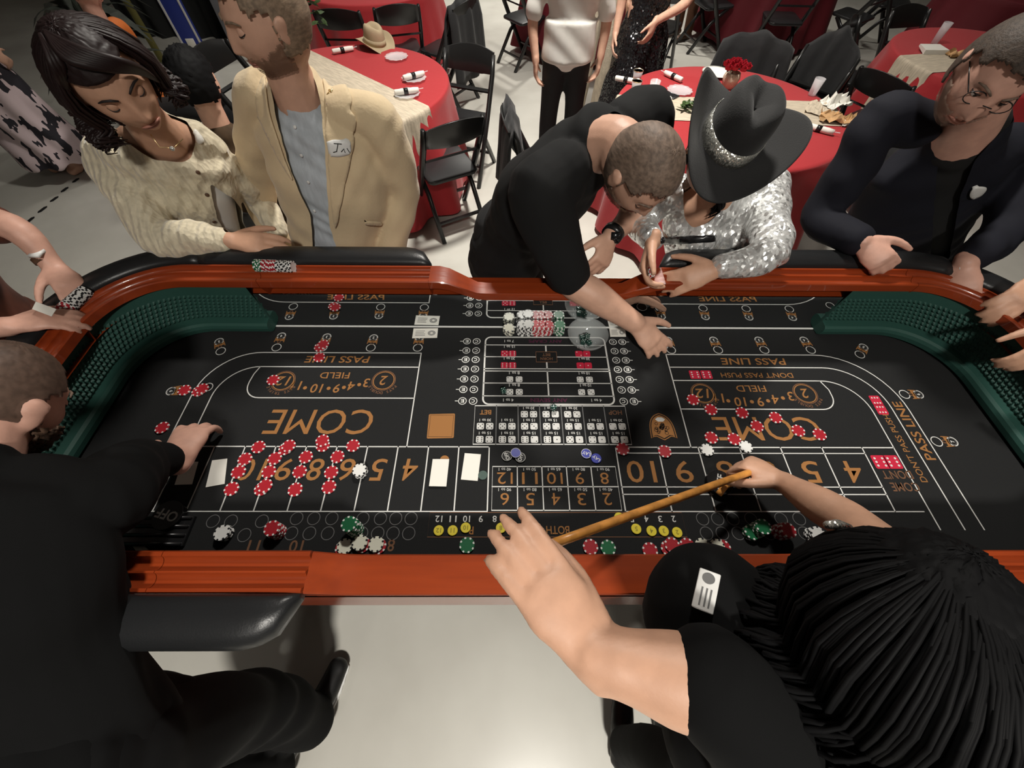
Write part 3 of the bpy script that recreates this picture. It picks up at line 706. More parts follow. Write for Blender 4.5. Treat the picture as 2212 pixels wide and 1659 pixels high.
def card(quad, label, mark=False, z=FT, name='white_card', thick=.0006, m='paper'):
    P = [Vector((*g(*q), z)) for q in quad]; up = Vector((0, 0, thick)); c = sum(P, Vector())/4
    o = MB().add([p-c for p in P]+[p-c+up for p in P], [(3, 2, 1, 0), (4, 5, 6, 7), (0, 1, 5, 4), (1, 2, 6, 5), (2, 3, 7, 6), (3, 0, 4, 7)]).obj(name, m); o.location = c; tag(o, label, 'card')
    ln = (P[1]-P[0]).cross(P[3]-P[0]).z
    if ln < 0: o.data.flip_normals()
    if mark:                                                   # quad runs: bottom left, bottom right, top right, top left as printed (seen from the far side)
        def uv(u, v): return (P[0].lerp(P[1], u)).lerp(P[3].lerp(P[2], u), v)-c+Vector((0, 0, thick+.0002))
        mb = MB()
        for v_, u1 in ((.25, .5), (.4, .5), (.55, .45), (.7, .48)): mb.add([uv(.1, v_), uv(u1, v_), uv(u1, v_+.05), uv(.1, v_+.05)], [(0, 1, 2, 3)])
        for rr_ in (.26, .17): 
            vs = []
            for i in range(16): a = 2*math.pi*i/16; vs += [uv(.76+rr_*.6*math.cos(a), .5+rr_*math.sin(a)), uv(.76+(rr_-.06)*.6*math.cos(a), .5+(rr_-.06)*math.sin(a))]
            mb.grid(vs, 16, 2, True)
        e = mb.obj('printed_emblem', 'grey_print', o)
    return o
k6 = lambda x, y: (560+x/3.95, 500+y/3.95)
card([k6(1305, 914), k6(1518, 910), k6(1526, 828), k6(1318, 830)], 'white printed card lying before the mirror on the left', True, FT)
card([(1318, 728), (1352, 728), (1350, 709), (1316, 709)], 'white printed card half under the reaching hand', True, FT)
card([L_(600, 385), L_(710, 372), L_(690, 555), L_(553, 580)], 'blank white card left of the copper 10', z=FT)
card([L_(385, 395), L_(500, 395), L_(455, 558), L_(328, 562)], 'blank white card under the left dealer wrist', z=FT)
kc = lambda x, y: (880+x/3.95, 840+y/3.95)
card([kc(220, 607), kc(360, 607), kc(335, 840), kc(188, 837)], 'blank white card right of the copper 4', z=FT+.006)
disc_thing('copper_marker', kc(318, 608), .0135, .003, 'copper_print', 'copper disc peeping out under a white card', None)
card([kc(490, 550), kc(628, 560), kc(600, 787), kc(457, 775)], 'blank white card beside the clear disc', z=FT)
card([(278, 1168), (300, 1170), (322, 1188), (296, 1192)], 'corner of white paper by the near rail beside the left dealer', z=FT)
# shallow clear bowl with dice against the mirror
bc = (gx(1262, 716), .862, FT)
b = empty('dice_bowl', bc, 'clear round bowl of dice standing against the mirror', 'bowl')
MB().lathe([(0, .0), (.03, 0), (.05, .012), (.066, .034), (.071, .05), (.069, .051), (.063, .034), (.047, .015), (.029, .004), (0, .004)], 40).obj('bowl_body', 'glass', b, True)
for i in range(5):
    s = .016; o = bevel(MB().box((0, 0, s/2), (s, s, s)).obj('die', 'green_glass'), .0014); a = i*1.3; o.location = (bc[0]+.017*math.cos(a)*(i > 0), bc[1]+.017*math.sin(a)*(i > 0), FT+.006+(.017 if i == 0 else 0)); o.rotation_euler = (0, 0, a*.7)
    tag(o, ('topmost', 'rear', 'left', 'front', 'right')[i]+' see-through die lying in the clear bowl', 'die', 'dice in the bowl')
    mb = MB()
    for x, y in PIPS[(5, 4, 6, 5, 4)[i]]: mb.disc_ = None; mb.add([(x*s*.27+s*.1*math.cos(t), y*s*.27+s*.1*math.sin(t), s+.0003) for t in np.linspace(0, 5.5, 8)], [tuple(range(8))]); mb.add([(x*s*.27+s*.1*math.cos(t), -s/2-.0003, s/2+y*s*.27+s*.1*math.sin(t)) for t in np.linspace(0, 5.5, 8)], [tuple(range(8))])
    mb.obj('pips', 'white_print', o)
# ribbed black tray at the left end of the strip
t = empty('chip_tray', (*g(335, 1148), FT), 'black ribbed plastic tray under the left dealer arm', 'tray')
MB().box((0, 0, .004), (.19, .075, .008)).obj('tray_base', 'black_gloss', t)
for i in range(4): MB().tube([(-.09, -.033+.022*i, .009), (.09, -.033+.022*i, .009)], .005, 8).obj('rib', 'black_gloss', t, True)
# ---------------------------------------------------------------- banquet tables, cloths, chairs
def banquet(x, y, nm, drop=.05, cloth='red_cloth', r=.762, seed=0, detail=True):
    t = empty('banquet_table', (x, y, 0), 'round folding banquet table under the cloth %s' % nm, 'table')
    MB().lathe([(0, .725), (r-.02, .725), (r-.012, .74), (r-.02, .755), (0, .755)], 40).obj('tabletop', 'wall', t)
    for a in range(4):
        an = a*math.pi/2+.6; MB().tube([(.5*math.cos(an), .5*math.sin(an), 0), (.45*math.cos(an), .45*math.sin(an), .73)], .014, 8).obj('leg', 'tube_black', t)
    rr = random.Random(seed); ph = [rr.uniform(0, 6.28) for _ in range(3)]
    prof = [(0, .7575), (.3, .7575), (.6, .7575), (r-.02, .7575), (r, .755), (r+.008, .745), (r+.012, .70)]+[(r+.012+.012*k, .70-(.70-drop)*k/8) for k in range(1, 9)]
    def fn(x_, y_, z_, th, j):
        if j < 6: return x_, y_, z_+(.0012*math.sin(9*th+ph[0]) if j in (2, 3) else 0)
        k = (j-5)/10; am = .085*k; d = 1+am*(math.sin(11*th+ph[0])*.6+math.sin(17*th+ph[1])*.4+.5*math.sin(5*th+ph[2]))
        return x_*d, y_*d, z_+.012*k*math.sin(5*th+ph[1])
    o = MB().lathe(prof, 120, fn=fn).obj('tablecloth', cloth, None, True); o.location = (x, y, 0); tag(o, '%s tablecloth of the round table %s' % ('bright red' if cloth == 'red_cloth' else 'dark burgundy', nm), 'tablecloth')
    s = o.modifiers.new('e', 'EDGE_SPLIT'); s.split_angle = math.radians(75)
    return t
T1, T2, T3 = (-1.22, 3.4), (1.52, 3.02), (4.05, 4.0)
banquet(*T1, 'behind the beige blazer', .05, seed=1); banquet(*T2, 'behind the cowboy hat', .05, seed=2); banquet(*T3, 'at far right', .1, seed=3)
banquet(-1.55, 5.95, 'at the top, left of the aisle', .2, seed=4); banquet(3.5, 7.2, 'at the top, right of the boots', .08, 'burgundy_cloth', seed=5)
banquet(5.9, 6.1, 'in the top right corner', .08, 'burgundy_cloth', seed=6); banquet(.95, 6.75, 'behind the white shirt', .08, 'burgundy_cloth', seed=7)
def runner(cx, cy, ang, L, wd, label, r=.762, drop=.45, seed=0):
    rr = random.Random(seed); nu, nv = 180, 16; V = []
    for i in range(nu):
        s = -L/2+L*i/(nu-1)
        for j in range(nv):
            v = -wd/2+wd*j/(nv-1); edge = math.sqrt(max(.02, (r+.004)**2-v*v)); a = abs(s)
            if a < edge: p = (s, v, .7605+.002*abs(math.sin(17*v*6+3)))
            else:
                d = a-edge; q = min(d, .03)/.03; rad = edge+.012*q+.05*d+.012*math.sin(v*70+seed)*min(1, d*6); p = (math.copysign(rad, s), v*(1+.15*d)+.006*math.sin(s*30), .7605-max(0, d-.012))
            V.append(p)
    o = MB().grid(V, nu, nv).obj('table_runner', 'burlap', None, True); o.location = (cx, cy, .0); o.rotation_euler = (0, 0, ang); tag(o, label, 'table runner'); return o
runner(*T1, math.radians(-42), 2.3, .34, 'coarse beige runner hanging off the red table beside the beige blazer', seed=1)
runner(*T2, math.radians(-3), 2.2, .36, 'coarse cream runner across the red table behind the hat', seed=2)
runner(*T3, math.radians(190), 2.3, .36, 'coarse beige runner off the red table behind the navy blazer', seed=3)
def chair_proto():
    t = empty('folding_chair', (0, 0, 0), '-', 'chair', 'black folding chairs'); m = 'tube_black'; P = {}
    for s in (-1, 1):
        MB().tube([(s*.205, -.245, .82), (s*.207, -.20, .70), (s*.21, -.06, .45), (s*.212, .21, .0)], [.015, .02, .0205, .019], 8, sq=1.3).obj('upright', m, t, True)
        MB().tube([(s*.18, .13, .44), (s*.18, -.05, .3), (s*.185, -.25, 0)], .0175, 8, sq=1.3).obj('leg', m, t, True)
    mb = MB(); V = []
    for i in range(13):
        u = i/12*2-1; x = .2*u; yb = -.245-.03*(1-u*u)
        for (dy, z) in ((0, .70-.012*(1-u*u)), (.014, .70-.012*(1-u*u)), (.0, .825+.03*(1-u*u)), (-.012, .825+.03*(1-u*u)), ): V.append((x, yb+dy-(.02 if z > .8 else -.02), z))
    mb.grid(V, 13, 4)
    for i in range(12): a = i*4; mb.f.append((a+3, a+7, a+4, a)); mb.m.append(0)
    mb.f += [(3, 2, 1, 0), (48, 49, 50, 51)]; mb.m += [0, 0]
    bevel(mb.obj('backrest', m, t), .003)
    P_ = rrect(-.195, .195, -.17, .21, .05, 5, .2); k = len(P_); V = [(x, y, .43+.05*y) for x, y in P_]+[(x, y, .455+.05*y) for x, y in P_]
    bevel(MB().add(V, [tuple(range(k-1, -1, -1)), tuple(range(k, 2*k))]+[(i, (i+1) % k, k+(i+1) % k, k+i) for i in range(k)]).obj('seat', 'vinyl', t), .006)
    MB().bar((-.2, -.175, .6), (.2, -.175, .6), .03, .014, (0, .4, 1)).obj('back_rail', m, t)
    MB().bar((-.2, .13, .15), (.2, .13, .15), .026, .014, (0, 0, 1)).obj('stretcher', m, t)
    MB().bar((-.185, -.17, .12), (.185, -.17, .12), .026, .014, (0, 0, 1)).obj('stretcher', m, t)
    return t
chair0 = chair_proto(); used = []
def chair(x, y, fx, fy, label):
    o = chair0 if not used else copy_tree(chair0); used.append(1)
    o.location = (x, y, 0); o.rotation_euler = (0, 0, math.atan2(-fx, fy)); o['label'] = label; return o
chair(-.47, 2.87, -.5, .87, 'black folding chair standing nearest the beige blazer on the right')
chair(-.40, 3.60, -.34, -.94, 'black folding chair behind the nearest one, its back toward the aisle')
chair(-2.1, 3.75, .95, -.25, 'black folding chair at the left side of the red table')
chair(-.66, 5.1, -.87, .5, 'black folding chair under the long black coat by the aisle')
chair(-1.58, 4.98, 0, 1, 'left black folding chair drawn up to the red table at the top')
chair(-1.13, 5.12, -.3, .95, 'right black folding chair drawn up to the red table at the top')
chair(.16, 6.15, .8, .6, 'black folding chair left of the man in the white shirt')
chair(.25, 2.75, 1, .1, 'black folding chair behind the bending man, covered by a jacket')
chair(1.9, 3.75, -.43, -.9, 'black folding chair behind the roses and the hat')
chair(2.42, 3.75, -.75, -.66, 'black folding chair with a pointed heap of black coat')
chair(3.35, 4.5, .8, -.57, 'black folding chair at the left rear of the far right table')
chair(3.0, 3.55, .79, .45, 'black folding chair at the front left of the far right table')
chair(3.9, 4.75, .2, -1, 'black folding chair behind the far right table')
chair(1.75, 5.9, .5, .8, 'black folding chair to the right of the sequin dress')
chair(2.6, 6.75, 1, .2, 'black folding chair at the left of the burgundy table beyond the boots')
chair(3.3, 6.2, .05, 1, 'black folding chair seen from behind against the burgundy table')
chair(4.25, 6.35, -.6, .8, 'black folding chair at the right of the burgundy table, top right')
chair(5.0, 6.9, .8, -.3, 'black folding chair at the top edge, far right')
# coats and jackets over chair backs
mat('coat_black', (.011, .011, .012), .85, bump=.3, bscale=18, sheen=.1)
mat('jacket_brown', (.09, .035, .015), .8, bump=.3, bscale=18)
def coat(x, y, fx, fy, label, L=.55, wd=.44, top=.86, seed=0, m='coat_black', peak=0, name='black_coat'):
    f = Vector((fx, fy, 0)).normalized(); s = Vector((f.y, -f.x, 0)); rr = random.Random(seed); nu, nv = 22, 15; V = []
    ph = [rr.uniform(0, 6) for _ in range(3)]
    for i in range(nu):
        u = i/(nu-1)*2-1
        for j in range(nv):
            t = j/(nv-1)*2-1; a = abs(t); z = top-(L if t < 0 else L*.6)*a**1.15+peak*(1-abs(u))*(1-a)-.03*u*u; dep = .025+.05*a+.014*math.sin(u*7+ph[0]+t)+.008*math.sin(u*13+ph[1])
            p = s*(u*wd/2*(1+.12*a))+f*(dep*(1 if t > 0 else -1)*min(1, a*4)); V.append((p.x, p.y, z+.008*math.sin(u*9+ph[2])))
    o = MB().grid(V, nu, nv).obj(name, m, None, True); o.location = (x-f.x*.25, y-f.y*.25, 0); md = o.modifiers.new('s', 'SOLIDIFY'); md.thickness = .012; tag(o, label, 'coat'); return o
coat(-.66, 5.1, -.87, .5, 'long black coat over the chair by the aisle, top centre', .62, .5, .88, 1)
coat(.25, 2.75, 1, .1, 'black jacket over the chair directly behind the bending man', .5, .5, .9, 2)
coat(1.9, 3.75, -.43, -.9, 'black coat draped over the chair behind the roses', .4, .55, .88, 3, peak=.05)
coat(2.42, 3.75, -.75, -.66, 'pointed heap of black coat over the chair right of the hat', .6, .42, .86, 4, peak=.12)
coat(-1.78, 4.55, .5, .8, 'brown jacket hanging behind the neck of the beige blazer', .6, .3, .8, 5, 'jacket_brown', name='brown_jacket')
coat(2.55, 3.0, -1, 0, 'black coat on the floor side of the red table right of the hat', .5, .5, .62, 6)
# ---------------------------------------------------------------- things on the tables
TZ = .7615
def napkin_roll(x, y, a, label, z=TZ):
    t = empty('napkin_roll', (x, y, z+.016), label, 'napkin', 'rolled napkins', a)
    MB().tube([(-.085, 0, 0), (-.08, 0, 0), (.05, 0, 0), (.085, 0, .0)], [.012, .017, .018, .015], 12).obj('napkin', 'paper', t, True)
    MB().tube([(-.02, 0, 0), (.01, 0, 0)], .0195, 12).obj('paper_band', 'black_gloss', t, True)
    MB().tube([(.08, .003, .002), (.12, .006, .004)], .003, 6).obj('fork', 'plastic_clear', t)
def clear_plate(x, y, label, r=.09):
    def fn(X, Y_, Zz, th, j): k = 1+(.05*math.sin(12*th) if j > 1 and j < 5 else 0); return X*k, Y_*k, Zz
    o = MB().lathe([(0, .002), (r*.6, .002), (r*.8, .008), (r, .014), (r*.99, .016), (r*.78, .01), (r*.6, .004), (0, .004)], 48, fn=fn).obj('plastic_plate', 'plastic_clear', None, True); o.location = (x, y, TZ); tag(o, label, 'plate')
def cup(x, y, label, m='plastic_clear', drink=None, h=.09, rim=None):
    t = empty('plastic_cup', (x, y, TZ), label, 'cup')
    MB().lathe([(0, 0), (.025, 0), (.035, h), (.0335, h), (.0235, .003), (0, .003)], 24).obj('cup_body', m, t, True)
    if drink: MB().lathe([(0, .004), (.0235, .004), (.0295, h*.55), (0, h*.55)], 24).obj('drink', drink, t, True)
    if rim: MB().lathe([(.0335, h-.002), (.0365, h-.002), (.0365, h+.002), (.0335, h+.002), (.0335, h-.002)], 24).obj('rim', rim, t, True)
mat('amber', (.5, .2, .03), .1, trans=.6); mat('gold', (.75, .6, .35), .25, 1)
for (p, a, l) in (((895, 172), .6, 'clear scalloped plate near the right edge of the red table'), ((880, 206), .3, 'clear scalloped plate beside the beige runner')):
    q = Z(*p, TZ); clear_plate(q.x, q.y, l); napkin_roll(q.x, q.y, a, 'rolled white napkin on the '+l.replace('clear scalloped ', ''), TZ+.01)
q = Z(857, 126, TZ); clear_plate(q.x, q.y, 'empty clear plate beside the tan hat'); q = Z(742, 113, TZ); napkin_roll(q.x, q.y, .5, 'rolled white napkin at the blazer shoulder, left of the hat')
for p, l in (((1373, 180), 'gold-rimmed cup of amber drink at the rear of the red table'), ((1370, 203), 'gold-rimmed cup of amber drink nearest the bending man')):
    q = Z(*p, TZ); cup(q.x, q.y, l, drink='amber', rim='gold', h=.08)
q = Z(1406, 214, TZ); cup(q.x, q.y, 'frosted clear cup at the edge of the cream runner', h=.11)
q = Z(1753, 205, TZ); cup(q.x, q.y, 'clear cup standing behind the crumpled papers', h=.1)
q = Z(1352, 178, TZ); napkin_roll(q.x, q.y, -.4, 'rolled napkin left of the amber drinks'); q = Z(1453, 170, TZ); napkin_roll(q.x, q.y, 2.2, 'rolled napkin at the rear of the red table by the roses')
q = Z(1467, 199, TZ); clear_plate(q.x, q.y, 'clear scalloped plate in front of the roses')
o = bevel(MB().box((0, 0, .005), (.08, .155, .01)).obj('smartphone', 'black_gloss'), .003); q = Z(1441, 205, TZ); o.location = q; o.rotation_euler = (0, 0, .8); tag(o, 'dark phone lying beside the clear plate', 'phone')
o = MB().lathe([(0, .002), (.07, .003), (.09, .012), (.115, .016), (.09, .009), (0, .0)], 32).obj('paper_plate', 'paper', None, True); q = Z(1548, 160, TZ); o.location = q; tag(o, 'white paper plate at the rear of the red table', 'plate')
def crumple(p, sx, sy, label, m='paper', a=0, h=.03, seed=0, name='crumpled_napkin', z=TZ):
    rr = np.random.default_rng(seed); n = 9; V = [((i/8-.5)*sx+rr.normal(0, sx*.03), (j/8-.5)*sy+rr.normal(0, sy*.03), .004+abs(rr.normal(0, h*.6))) for i in range(n) for j in range(n)]
    o = MB().grid(V, n, n).obj(name, m); o.location = Z(*p, z); o.rotation_euler = (0, 0, a); tag(o, label, 'napkin'); return o
crumple((1800, 228), .2, .13, 'stiff white paper standing up beside the cup', a=.4, h=.05, seed=1); crumple((1768, 238), .2, .16, 'flattened beige napkin right of the hat', a=1, h=.015, seed=2, m='burlap')
crumple((1806, 262), .22, .12, 'crumpled tan food wrapper right of the hat', m='jute', a=-.3, h=.04, seed=3) if 'jute' in M else crumple((1806, 262), .22, .12, 'crumpled tan food wrapper right of the hat', m=mat('jute', (.5, .3, .14), .8, var=.3, vscale=30).name, a=-.3, h=.04, seed=3, name='food_wrapper')
crumple((1838, 272), .12, .06, 'small white crumpled napkin at the table edge by the navy sleeve', a=-.3, h=.02, seed=5)
q = Z(1767, 284, TZ); napkin_roll(q.x, q.y, -.6, 'rolled napkin at the front edge, right of the hat brim')
# rope ring and greenery on the cream runner
o = MB().tube([(.055*math.cos(a), .04*math.sin(a), .016+.004*math.sin(3*a)) for a in np.linspace(0, 6.28, 25)], .009, 8).obj('rope_ring', 'paper', None, True); o.location = Z(1430, 219, TZ); tag(o, 'white ring of twisted napkin on the cream runner', 'napkin')
def leaves(name, p, n, R, label, m='leaf', h=.05, cat='greenery', size=.03, z=TZ, seed=0):
    rr = np.random.default_rng(seed); t = empty(name, Z(*p, z), label, cat); 
    for k in range(n):
        a = rr.uniform(0, 6.28); r_ = R*math.sqrt(rr.uniform(0, 1)); c = Vector((r_*math.cos(a)*1.4, r_*math.sin(a)*.8, rr.uniform(.01, h))); d = Vector((rr.normal(), rr.normal(), rr.normal()*.3)).normalized()*size; s = d.cross(Vector((rr.normal(), rr.normal(), 1))).normalized()*size*.35
        MB().add([c-d, c-d*.3+s, c+d*.4+s*.8, c+d, c+d*.4-s*.8, c-d*.3-s], [(0, 1, 2, 3), (0, 3, 4, 5)]).obj('leaf', m, t)
    MB().tube([(-R*1.3, 0, .012), (0, .01, .015), (R*1.3, 0, .012)], .003, 6).obj('stem', m, t)
    return t
leaves('greenery_sprig', (1500, 238), 70, .08, 'dark green sprig lying on the cream runner', seed=1)
def roses(p, label, n=9, seed=0, z=TZ, R=.085):
    rr = np.random.default_rng(seed); b = Z(*p, z); t = empty('rose_centrepiece', b, label, 'flowers')
    MB().lathe([(0, 0), (.045, 0), (.06, .06), (.05, .09), (.045, .09), (.052, .06), (0, .01)], 20).obj('pot', 'burlap', t, True)
    for k in range(n):
        a = k*2.4; r_ = R*math.sqrt(k/n); c = Vector((r_*math.cos(a), r_*math.sin(a), .15-.25*r_)); mb = MB()
        for L in range(3):
            for q in range(5):
                an = q*1.257+L*.6; rad = .012+.011*L; V = [c+Vector((rad*.6*math.cos(an+da)*(1+.3*h), rad*.6*math.sin(an+da)*(1+.3*h), -.012+.035*h-.008*L*h)) for h in (0, 1) for da in (-.7, 0, .7)]
                V = [v*1 for v in V]; mb.add(V, [(0, 1, 4, 3), (1, 2, 5, 4)])
        mb.ball(c, (.014, .014, .016), 8, 6); mb.obj('rose', 'rose', t)
    return t
roses((1572, 188), 'pot of dark red roses behind the hat brim', 14, 1)
leaves('table_plant', (668, 55), 60, .12, 'leafy green centrepiece beside the neck of the beige blazer', h=.3, seed=2, size=.05, cat='plant')
q = Z(2017, 94, TZ); cup(q.x, q.y, 'tall clear cup on the far right red table', h=.14)
o = MB().add([(-.1, -.06, 0), (.1, -.06, 0), (.085, .06, .02), (-.085, .06, .02), (-.1, -.06, .03), (.1, -.06, .03), (.085, .06, .035), (-.085, .06, .035)], [(3, 2, 1, 0), (4, 5, 6, 7), (0, 1, 5, 4), (1, 2, 6, 5), (2, 3, 7, 6), (3, 0, 4, 7)]).obj('folded_napkin', 'paper'); o.location = Z(2010, 112, TZ); tag(o, 'folded white napkin on the far right red table', 'napkin')
crumple((2070, 122), .2, .1, 'tan wrapper on the runner of the far right table', m='jute', h=.03, seed=8, name='food_wrapper')
# cowboy hats
def hat(name, loc, ax, fw, m, band, label, s=1.0, brim=.165, curl=.05):
    u = Vector(ax).normalized(); f = Vector(fw); f = (f-u*f.dot(u)).normalized(); r = f.cross(u); Rm = Matrix((r, f, u)).transposed().to_4x4()
    t = empty(name, loc, label, 'hat'); t.matrix_world = Matrix.Translation(Vector(loc)) @ Rm @ Matrix.Scale(s, 4)
    def fn(x, y, z, th, j):
        sx, sy = (.80, 1.0)
        if j <= 2:                                         # brim: sides curl up
            k = (2-j)/2; return x*.86, y*1.08, z+curl*k*abs(math.cos(th))**2-.02*k*abs(math.sin(th))**2
        x, y = x*sx, y*1.0
        if j >= 6:
            d = (j-5)/4; z -= .03*d*math.exp(-(x/.022)**2) ; y2 = max(0, math.sin(th)); x *= 1-.35*y2*min(1, d)
            z += .012*math.exp(-((abs(x)-.04)/.02)**2)*d*.5
        return x, y, z
    prof = [(brim, 0.0), (brim*.82, -.004), (.1, 0), (.097, .004), (.094, .045), (.09, .085), (.082, .11), (.066, .123), (.035, .122), (.0, .118)]
    o = MB().lathe(prof, 64, fn=fn, caps=False).obj('hat_body', m, t, True); md = o.modifiers.new('s', 'SOLIDIFY'); md.thickness = .004; md = o.modifiers.new('b', 'SUBSURF'); md.levels = md.render_levels = 1
    def fb(x, y, z, th, j): return x*.8, y, z
    o = MB().lathe([(.0985, .004), (.1005, .004), (.0975, .045), (.095, .045), (.0985, .004)], 64, fn=fb, caps=False).obj('hat_band', band, t, True)
    return t
mat('felt_tan', (.38, .3, .19), .9, bump=.15, bscale=200); mat('felt_black', (.01, .01, .0105), .85, bump=.15, bscale=300, sheen=.1)
q = Z(812, 100, TZ); hat('cowboy_hat', (q.x, q.y, TZ+.02), (.12, -.1, 1), (.75, -.6, 0), 'felt_tan', 'felt_tan', 'tan cowboy hat lying on the red table', 1.0)
# ---------------------------------------------------------------- far left: board, posts, dark plant
mat('board_blue', (.02, .04, .28), .4); mat('board_grey', (.22, .22, .24), .5); mat('olive', (.12, .11, .02), .6)
bt = empty('blue_board', (-3.72, 5.95, 0), 'tall blue notice board with white border lines, behind the beige man', 'board')
bt.rotation_euler = (0, 0, .15)
def bb(nm, c, s, m): bevel(MB().box(c, s).obj(nm, m, bt), .002)
bb('panel', (-.1, .02, 1.0), (.24, .03, 2.0), 'board_blue'); 
for x in (.0, -.2): bb('border', (x, -.0, 1.02), (.022, .012, 2.0), 'white_chip')
bb('border', (-.1, 0, .03), (.2, .012, .022), 'white_chip'); bb('label', (-.1, -.002, .2), (.09, .01, .14), 'paper'); bb('label', (-.07, -.002, .1), (.07, .01, .05), 'paper')
o = empty('grey_cabinet', (-3.25, 6.6, 0), 'grey cabinet with pale papers taped on, behind the blue board', 'cabinet')
bevel(MB().box((0, 0, .8), (.75, .4, 1.6)).obj('cabinet_body', 'board_grey', o), .01)
for x, z in ((-.12, 1.15), (.2, 1.0)): MB().box((x, -.205, z), (.22, .006, .5)).obj('paper_sheet', 'paper', o)
o = MB().tube([(-4.05, 5.6, 0), (-4.05, 5.6, 2.2)], .035, 12).obj('olive_post', 'olive', None, True); tag(o, 'olive yellow post standing left of the blue board', 'post')
def fern(x, y, label, seed, H=1.3, m='leaf_dark'):
    rr = np.random.default_rng(seed); t = empty('potted_plant', (x, y, 0), label, 'plant')
    MB().lathe([(0, 0), (.14, 0), (.19, .3), (.18, .3), (.13, .02), (0, .02)], 20).obj('pot', 'black_gloss', t, True)
    for k in range(46):
        a = rr.uniform(0, 6.28); L = rr.uniform(.3, .65); b = Vector((.05*math.cos(a), .05*math.sin(a), .3+rr.uniform(0, H-.5))); V = []
        for i in range(6):
            q = i/5; p = b+Vector((L*q*math.cos(a), L*q*math.sin(a), L*(.6*q-.8*q*q))); wv = Vector((-math.sin(a), math.cos(a), 0))*(.05*math.sin(math.pi*min(1, q*.9+.1)))
            V += [p-wv, p+wv]
        MB().grid(V, 6, 2).obj('leaf', m, t)
    MB().tube([(0, 0, .28), (0, 0, H)], .02, 8).obj('stem', m, t)
mat('leaf_dark', (.02, .026, .018), .7, var=.4, vscale=20)
fern(-3.55, 4.3, 'dark leafy potted plant behind the dark-haired woman', 3)
mat('dark_curtain', (.015, .016, .016), .9, bump=.2, bscale=10)
V = []
for i in range(80):
    x = -5.2+i*.036; 
    for z in (0, 1.2, 2.4): V.append((x, 6.9+.05*math.sin(i*.9), z))
o = MB().grid(V, 80, 3).obj('dark_drape', 'dark_curtain', None, True); tag(o, 'dark hanging drape behind the plant at top left', 'curtain')
# ---------------------------------------------------------------- people: toolkit
mat('skin_fair', (.63, .37, .265), .5, var=.06, vscale=30, bump=.04, bscale=300)
mat('skin_tan', (.58, .33, .22), .5, var=.06, vscale=30, bump=.04, bscale=300)
mat('skin_pink', (.6, .34, .26), .5, var=.08, vscale=30, bump=.04, bscale=300)
mat('lip', (.42, .14, .11), .45); mat('lip_soft', (.45, .2, .15), .5)
mat('eye_white', (.7, .68, .65), .2); mat('eye_dark', (.02, .013, .01), .2); mat('lash', (.015, .01, .01), .6)
mat('hair_dark', (.013, .006, .006), .5, spec=.35); mat('hair_black', (.0035, .0035, .004), .7, spec=.18); mat('hair_deep', (.05, .034, .024), .65, var=.3, vscale=120, bump=.2, bscale=260)
mat('hair_brown', (.17, .12, .09), .65, var=.3, vscale=120, bump=.1, bscale=260, stretch=(1, .25, 1)); mat('hair_sand', (.24, .17, .115), .65, var=.3, vscale=120, bump=.08, bscale=260, stretch=(1, .25, 1))
mat('beard_brown', (.2, .12, .075), .85, var=.4, vscale=140, alpha=.34); mat('scalp_stubble', (.12, .075, .055), .6, var=.2, vscale=80, alpha=.8); mat('beard_dark', (.09, .05, .03), .8, var=.4, vscale=140, alpha=.8); mat('beard_grey', (.32, .22, .17), .8, var=.3, vscale=140, alpha=.35)
mat('knit_cream', (.64, .57, .42), .95, var=.1, vscale=40, sheen=.3)
mat('blazer_tan', (.66, .52, .33), .9, bump=.12, bscale=120, sheen=.2); mat('linen_blue', (.46, .5, .54), .85, var=.1, vscale=60, stretch=(1, 1, .2), bump=.25, bscale=40)
mat('tee_black', (.009, .0092, .0095), .9, bump=.15, bscale=14, spec=.3); mat('deep_black', (.004, .0041, .0043), .95, bump=.15, bscale=14, spec=.2); mat('navy', (.007, .0075, .013), .85, bump=.15, bscale=16, spec=.3); mat('shirt_black', (.007, .007, .0072), .85, bump=.25, bscale=16)
mat('cotton_white', (.7, .68, .64), .95, spec=.2, bump=.15, bscale=14); mat('trouser_black', (.01, .01, .011), .85, bump=.25, bscale=14); mat('jeans', (.03, .04, .07), .85, bump=.2, bscale=60)
mat('rust_velvet', (.1, .025, .011), .75, var=.4, vscale=12, sheen=.05); mat('jacket_plaid', (.075, .043, .02), .9, var=.5, vscale=9, stretch=(1, 1, .25)); mat('orange_cloth', (.62, .16, .03), .7, bump=.2, bscale=14)
mat('shoe_black', (.012, .012, .012), .4); mat('boot_brown', (.09, .045, .025), .5); mat('sole_white', (.7, .7, .68), .6)
mat('silver', (.7, .7, .7), .25, 1); mat('gold_metal', (.8, .6, .3), .25, 1)
